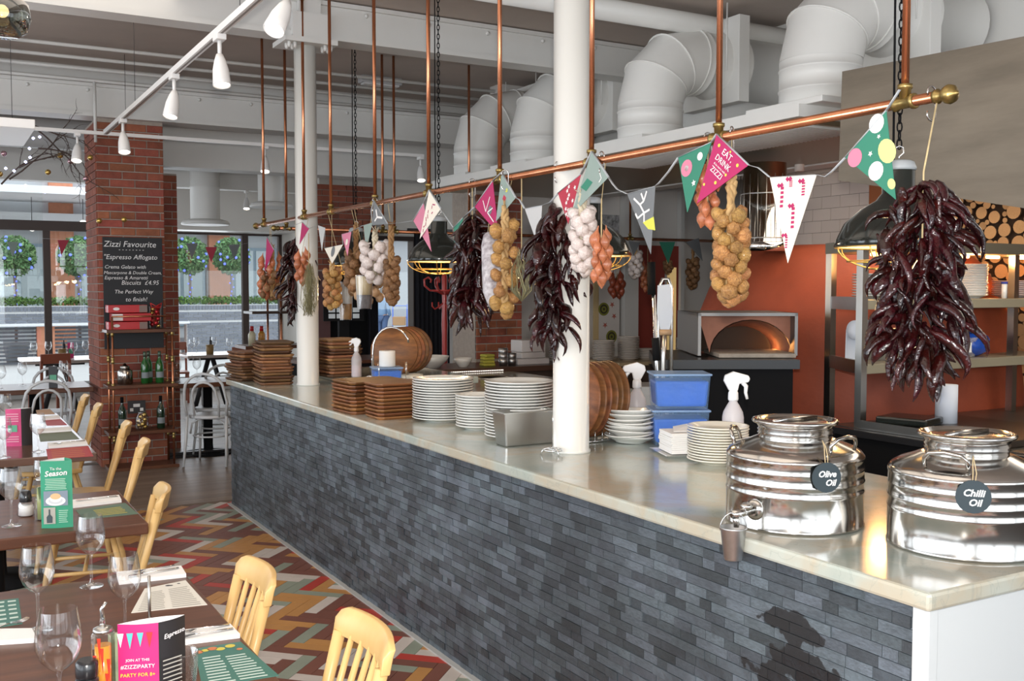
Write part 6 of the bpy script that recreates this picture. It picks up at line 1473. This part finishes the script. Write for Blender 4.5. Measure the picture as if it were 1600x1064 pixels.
obj('salt',G().lathe([(.022,.002),(.030,.006),(.026,.045),(1e-4,.045)],20),nap,t); obj('glass',G().lathe([(.026,0),(.034,.006),(.030,.05),(.024,.06)],20,cap=False),glassm,t); obj('lid',G().lathe([(.022,.058),(.024,.062),(.020,.10),(.012,.105)],20),mat('black_plastic',(.015,.015,.017),.25,coat=.3),t)
# small dim pots on the far tables
for (x,y,lb) in [(3.42,14.6,'brown condiment pot on the far right table'),(1.5,14.6,'brown condiment pot on the far left table')]:
    t=thing('condiment_pot',lb,'pot',(x,y,TZ)); obj('pot',G().lathe([(.05,0),(.055,.13)],14),mat('pot_brown',(.25,.15,.05),.5),t); obj('bottle',G().lathe([(.02,.0),(.02,.18),(.008,.2),(.008,.24)],12,(.03,.08,0)),dkmet,t)
# ================= PILLAR SHELF =================
bp=thing('chalkboard','black chalkboard menu fixed on the brick pillar','chalkboard',(1.405,10.12,1.10))
A=at(160,370,y=10.11); B=at(256,543,y=10.11); w=B.x-A.x; hh=A.z-B.z; bp.location=(A.x,10.12,B.z)
obj('board',G().box(0,-.012,0,w,0,hh),blackb,bp,bevel=.002)
def bt_(s,size,u,v,sh=.2,al='CENTER'):
    q=at(u,v,y=10.105); text(s,size,chalk,bp,(q.x-A.x,-.0135,q.z-B.z),(PI/2,0,0),shear=sh,align=al,ext=.0004)
bt_('Zizzi Favourite',.078,203,382); bt_('- - - - - - - -',.05,205,390); bt_('"Espresso Affogato',.063,204,402)
bt_('Crema Gelato with',.047,163,417,.2,'LEFT'); bt_('Mascarpone & Double Cream,',.042,162,426,.2,'LEFT'); bt_('Espresso & Amaretti',.046,163,434,.2,'LEFT'); bt_('Biscuits  £4.95',.058,219,442)
bt_('The Perfect Way',.050,209,456); bt_('to finish!',.056,213,468)
ss=thing('pipe_shelf','copper pipe shelf stand with dark shelves against the brick pillar','shelf',(1.40,9.82,0))
pr2=[(.03,0),(.555,0),(.03,.26),(.555,.26)]
for k,(x,y) in enumerate(pr2):
    obj('post',G().tube([(x,y,0),(x,y,1.42 if y==0 else 1.30)],.010,10),copper,ss)
    for z in (.30,.78,1.02,1.27): obj('fitting',G().lathe([(.010,-.03),(.016,-.028),(.016,-.01),(.012,0),(.016,.01),(.016,.028),(.010,.03)],10,(x,y,z+.0)),brass,ss)
for z,nm in ((1.27,0),(.76,0),(.33,0),(.0,0)): obj('shelf',G().box(-.02,-.02,z+.0,.60,.29,z+.03),walnut,ss,bevel=.003)
obj('top_rail',G().tube([(.03,0,1.42),(.555,0,1.42)],.008,8),copper,ss)
def winebottle(x,y,z,label,h=.30,c='g',s=1):
    t=thing('wine_bottle',label,'bottle',(x,y,z),0,'green wine bottles on the pipe shelf'); k=h/.3
    gm=mat('bottle_green',(.015,.10,.02),.08,coat=.5) if c=='g' else mat('bottle_dark',(.01,.03,.015),.1,coat=.5)
    obj('body',G().lathe([(.034,0),(.037,.004),(.037,.17*k),(.030,.195*k),(.014,.225*k),(.0125,.28*k),(.0145,.283*k),(.0145,.295*k)],22),gm,t)
    obj('foil',G().lathe([(.0148,.245*k),(.0148,.297*k),(1e-4,.298*k)],16),mat('foil',(.10,.14,.10),.3,metal=.5) if c=='g' else blackmat,t)
    g=G(); g.add([(.0376*math.cos(a),.0376*math.sin(a),zz) for zz in (.05,.105) for a in [-PI/2-1.1+q*.22 for q in range(11)]],[(q,q+1,q+12,q+11) for q in range(10)],0,True); obj('label_sticker',g,mat('label_grey',(.22,.25,.27),.6),t)
X=lambda u:at(u,560,y=9.95).x
winebottle(X(226)-.0,9.95,.79,'pale green wine bottle on the middle pipe shelf, leftmost of three'); winebottle(X(234),10.02,.79,'pale green wine bottle on the middle pipe shelf, middle of three'); winebottle(X(249),9.95,.79,'pale green wine bottle on the middle pipe shelf, rightmost of three')
winebottle(X(249),9.93,.36,'dark wine bottle at the right of the lower pipe shelf',.31,'d'); winebottle(X(190),9.98,.36,'dark wine bottle at the left of the lower pipe shelf',.31,'d')
t=thing('steel_jar','polished steel lidded jar on the middle pipe shelf','jar',(X(195),9.96,.79)); obj('body',G().lathe([(.06,0),(.068,.005),(.068,.12),(.055,.14),(.04,.145)],24),ssm,t); obj('lid',G().lathe([(.042,.145),(.044,.165),(.02,.175),(.012,.19),(1e-4,.195)],20),ssm,t)
t=thing('bauble_jar','glass jar of gold baubles on the lower pipe shelf','jar',(X(219),9.92,.36)); obj('glass',G().lathe([(.05,0),(.062,.02),(.062,.12),(.04,.15),(.04,.17)],20,cap=False),glassm,t)
gb2=mat('gold_bauble',(.62,.42,.12),.2,metal=.8); bm_=G().sph((0,0,0),.022,10,6).mesh('bauble',gb2)
for k in range(9): new('bauble',bm_,t,(.03*math.cos(k*2.4),.03*math.sin(k*2.4),.026+.014*k))
t=thing('sign_card','small black sign with white print standing on the lower shelf','sign',(X(215),10.05,.50)); obj('board',G().box(-.08,0,0,.08,.008,.12),dkc,t); g=G(); g.box(-.03,-.001,.06,.03,0,.09); g.box(-.06,-.001,.02,-.03,0,.05); g.box(.03,-.001,.02,.06,0,.05); obj('print',g,paper,t,kind='stuff')
rbx=mat('box_red',(.50,.015,.02),.3)
for k,(dx,c) in enumerate(((0,rbx),(.035,rbx),(0,rbx))):
    t=thing('gift_box','red cake box on the top pipe shelf, %s'%('lowest of three','middle, with pale end label','topmost of three')[k],'box',(1.405+dx,9.86,1.30+.077*k),0,'red boxes on the top pipe shelf')
    obj('carton',G().box(0,0,0,.34,.18,.07),rbx,t,bevel=.003); 
    if k==1: obj('end_label',G().box(-.001,-.001,.005,.09,0,.065),paper,t)
    else:
        obj('logo_print',G().lathe([(.028,0),(.028,.0008)],20,(.07,-.0,.035),axis=(0,-1,0),ry=.5),paper,t); obj('grey_end',G().box(.27,-.001,.003,.34,.0,.067),mat('grey_print',(.22,.15,.13),.5),t)
t=thing('bauble_vase','tall glass of red and gold baubles on the top pipe shelf','vase',(X(243),9.93,1.30)); obj('glass',G().lathe([(.05,0),(.055,.01),(.055,.2),(.06,.21)],20,cap=False),glassm,t)
bmr=G().sph((0,0,0),.024,10,6).mesh('bauble',mat('red_bauble',(.5,.02,.03),.15,metal=.6))
for k in range(14): new('bauble',bmr if k%3 else bm_,t,(.028*math.cos(k*2.4),.028*math.sin(k*2.4),.028+.013*k))
obj('bow',G().tube([(-.05,-.05,.24),(0,-.055,.21),(.05,-.05,.24),(.04,-.05,.20),(-.04,-.05,.20),(-.05,-.05,.24)],.012,6,flat=.5),mat('ribbon_red',(.45,.02,.02),.4),t)
# waiter station seen beyond the stacked boards
p=at(425,540,y=12.6); t=thing('side_stand','dark topped side stand on copper legs beyond the wooden boards','stand',(p.x,12.6,0))
z1=at(425,486,y=12.6).z; obj('top',G().box(-.3,-.2,z1-.03,.35,.2,z1),mat('stand_top',(.06,.035,.025),.3),t); obj('lower_top',G().box(-.4,-.25,.93,.5,.25,.97),walnut,t)
for x in(-.05,.12): obj('leg',G().tube([(x,0,0),(x,0,z1+.35)],.014,8),copper,t)
for (dx,c,lb) in ((-.28,(.75,.70,.5),'pale sauce bottle with red cap on the side stand'),(-.16,(.55,.25,.05),'amber sauce bottle on the side stand')):
    o=thing('sauce_bottle',lb,'bottle',(p.x+dx,12.5,.97)); obj('body',G().lathe([(.045,0),(.045,.14),(.02,.18)],14),mat('sauce_%d'%int(c[0]*100),c,.3),o); obj('cap',G().lathe([(.025,.18),(.022,.24)],12),rbx,o)
# ================= LIGHT TRACKS AND SPOTLIGHTS =================
lens=mat('spot_lens',(1,.86,.68),.4,emis=12); spw=mat('spot_white',(.80,.79,.78),.35)
TX,TZ2=1.34,3.01
ye=at(165,215,x=TX).y
t=thing('light_track','long white ceiling light track running away towards the pillar','light track',(TX,2.5,TZ2)); obj('track_rail',G().box(-.018,-.6,-.018,.018,ye-2.5,.018),spw,t); obj('track_slot',G().box(-.006,-.58,-.0195,.006,ye-2.52,-.0175),mat('slot_dark',(.25,.22,.2),.5),t)
for y in (3.3,5.0,7.9): obj('suspension_wire',G().tube([(0,y-2.5,.018),(0,y-2.5,3.72-TZ2)],.002,5),dkmet,t)
def spot(p,label,aim=(0,0,-1),s=1,light=0):
    t=thing('spotlight',label,'spotlight',p,0,'white track spotlights')
    obj('adapter',G().box(-.025*s,-.045*s,-.03*s,.025*s,.045*s,0),spw,t,bevel=.003)
    obj('arm',G().tube([(0,0,-.03*s),(0,0,-.11*s)],.011*s,8),spw,t)
    a=Vector(aim).normalized(); o=Vector((0,0,-.115*s)); 
    h=thing('head','x','x'); 
    for q in('label','category'): del h[q]
    h.parent=t; h.location=o; h.rotation_euler=Vector((0,0,-1)).rotation_difference(a).to_euler()
    obj('housing',G().lathe([(1e-4,.02*s),(.018*s,.015*s),(.030*s,-.02*s),(.041*s,-.07*s),(.044*s,-.12*s),(.046*s,-.155*s),(.043*s,-.157*s),(.040*s,-.14*s)],24,cap=False),spw,h)
    obj('lamp_lens',G().lathe([(.0405*s,-.148*s),(1e-4,-.150*s)],20,cap=False),lens,h)
    if light:
        l=bpy.data.lights.new('spot_beam','SPOT'); l.energy=light; l.color=(1,.82,.62); l.spot_size=1.2; l.spot_blend=.6; l.shadow_soft_size=.04
        q=bpy.data.objects.new('spot_beam',l); COL.objects.link(q); q.location=Vector(p)+o+a*.17*s; q.rotation_euler=Vector((0,0,-1)).rotation_difference(a).to_euler()
def tp_(u): r=ray(u,60); return TX/r.x*r.y
for (u,v,lb,aim) in [(447,5,'track spotlight nearest the camera, tilted towards us',(-.45,-.35,-.8)),(343,62,'second track spotlight from the camera',(.0,-.25,-1)),(272,124,'third track spotlight, turned slightly left',(-.22,-.2,-1)),(192,193,'last track spotlight, in front of the brick pillar',(0,-.35,-1))]:
    p=at(u,v,x=TX); p.z=TZ2-.018; spot(p,lb,aim,1.0,14)
p0,p1=at(40,222,y=9.5),at(662,258,y=9.5); t=thing('light_track','thin white light track crossing in front of the pillar','light track',(p0.x,9.5,3.02)); obj('track_rail',G().box(-1.5,-.015,-.015,p1.x-p0.x,.015,.015),spw,t)
for x in (.8,2.5): obj('suspension_wire',G().tube([(x,0,0),(x,0,.7)],.002,5),dkmet,t)
for (u,v,lb) in [(121,232,'spotlight on the thin cross track left of the pillar'),(385,300,'small spotlight by the far vent'),(414,245,'small spotlight left of the thin column'),(657,255,'small spotlight at the end of the cross track, by the hood')]:
    p=at(u,v,y=9.5); p.z=3.008
    if u==385: p=at(u,300,y=13.7); p.z=2.982
    spot(p,lb,(-.12,-.4,-1),.95,6)
# square ceiling panel, smoked glass shade, twigs
p=at(20,215,d=7.0); t=thing('ceiling_panel','white square acoustic panel hanging at the left','panel',(p.x,p.y,p.z)); 
a=at(55,187,d=6.6); x1=a.x-p.x
obj('panel',G().box(x1-1.2,-.5,.0,x1,.45,.06),spw,t,bevel=.004)
for x in(x1-.9,x1-.1): obj('suspension_wire',G().tube([(x,0,.06),(x,0,3.72-p.z)],.002,5),dkmet,t)
p=at(3,22,d=3.4); t=thing('smoked_pendant','smoked glass pendant shade at the top left corner','lamp',p)
obj('shade',G().lathe([(1e-4,-.075),(.05,-.073),(.078,-.055),(.09,-.01),(.082,.035),(.05,.065),(.02,.075)],36,cap=False),glassmat('smoked_glass',(.38,.40,.36),.05,.5),t); obj('cord',G().tube([(0,0,.07),(0,0,3.72-p.z)],.004,6),dkmet,t); obj('bulb_lamp',G().sph((0,0,.01),.022,10,6),mat('faint_bulb',(1,.7,.35),.4,emis=3),t)
p=at(15,290,d=9.2); t=thing('twig_decoration','bare twigs with fairy lights and baubles strung beside the pillar','twigs',p)
tw=mat('twig',(.07,.045,.035),.8); Rw=random.Random(5)
def branch(a,d,L,r,depth,g):
    pts=[a]; q=Vector(a); d=d.normalized()
    for k in range(5):
        d=(d+Vector((Rw.uniform(-.25,.25),Rw.uniform(-.25,.25),Rw.uniform(-.25,.2)))).normalized(); q=q+d*L/5; pts.append(q.copy())
        if depth and k>0: branch(q.copy(),d+Vector((Rw.uniform(-.7,.7),Rw.uniform(-.5,.5),Rw.uniform(-.7,.45))),L*.36,r*.5,depth-1,g)
    g.tube(pts,[r*(1-.14*i) for i in range(6)],5)
U_=lambda u,v:at(u,v,d=9.2)-p
for (u,v,u2,v2) in ((2,288,80,210),(15,280,140,215),(30,262,150,222),(50,195,150,215),(55,200,150,290),(60,232,148,240)):
    g=G(); a=U_(u,v); b=U_(u2,v2); branch(a,b-a,(b-a).length*.9,.009,2,g); obj('branch',g,tw,t)
bb=G().sph((0,0,0),.026,12,8)
mats_=[mat('gold_bauble',(.62,.42,.12),.2,metal=.8),mat('rose_bauble',(.55,.35,.38),.15,metal=.8)]
bms=[bb.mesh('bauble',m_) for m_ in mats_]
for k,(u,v) in enumerate(((94,243),(6,240),(110,252),(141,246),(75,269),(134,279),(0,272),(155,345),(194,343))):
    q=at(u,v,d=9.2) if u<150 else at(u,v,d=9.35); new('bauble',bms[1 if k in(1,2,5) else 0],t,q-p)
lb_=G().sph((0,0,0),.012,8,5).mesh('fairy_light',mat('fairy_light',(.55,.6,1),.4,emis=8))
for (u,v) in ((52,216),(62,214),(46,232),(47,246),(40,253),(22,267),(9,263),(40,290),(70,300)): new('fairy_light',lb_,t,U_(u,v))
for k,(u,v) in enumerate(((50,355),(130,350))):
    q=at(u,v,y=31.0); o=thing('globe_lamp','round glowing lamp outside the left window, the %s one'%('left','right')[k],'lamp',q); obj('globe',G().sph((0,0,0),.11,12,8),mat('globe_glow',(1,.95,.85),.4,emis=3),o); obj('cord',G().tube([(0,0,.1),(0,0,4.2-q.z)],.01,5),dkmet,o)
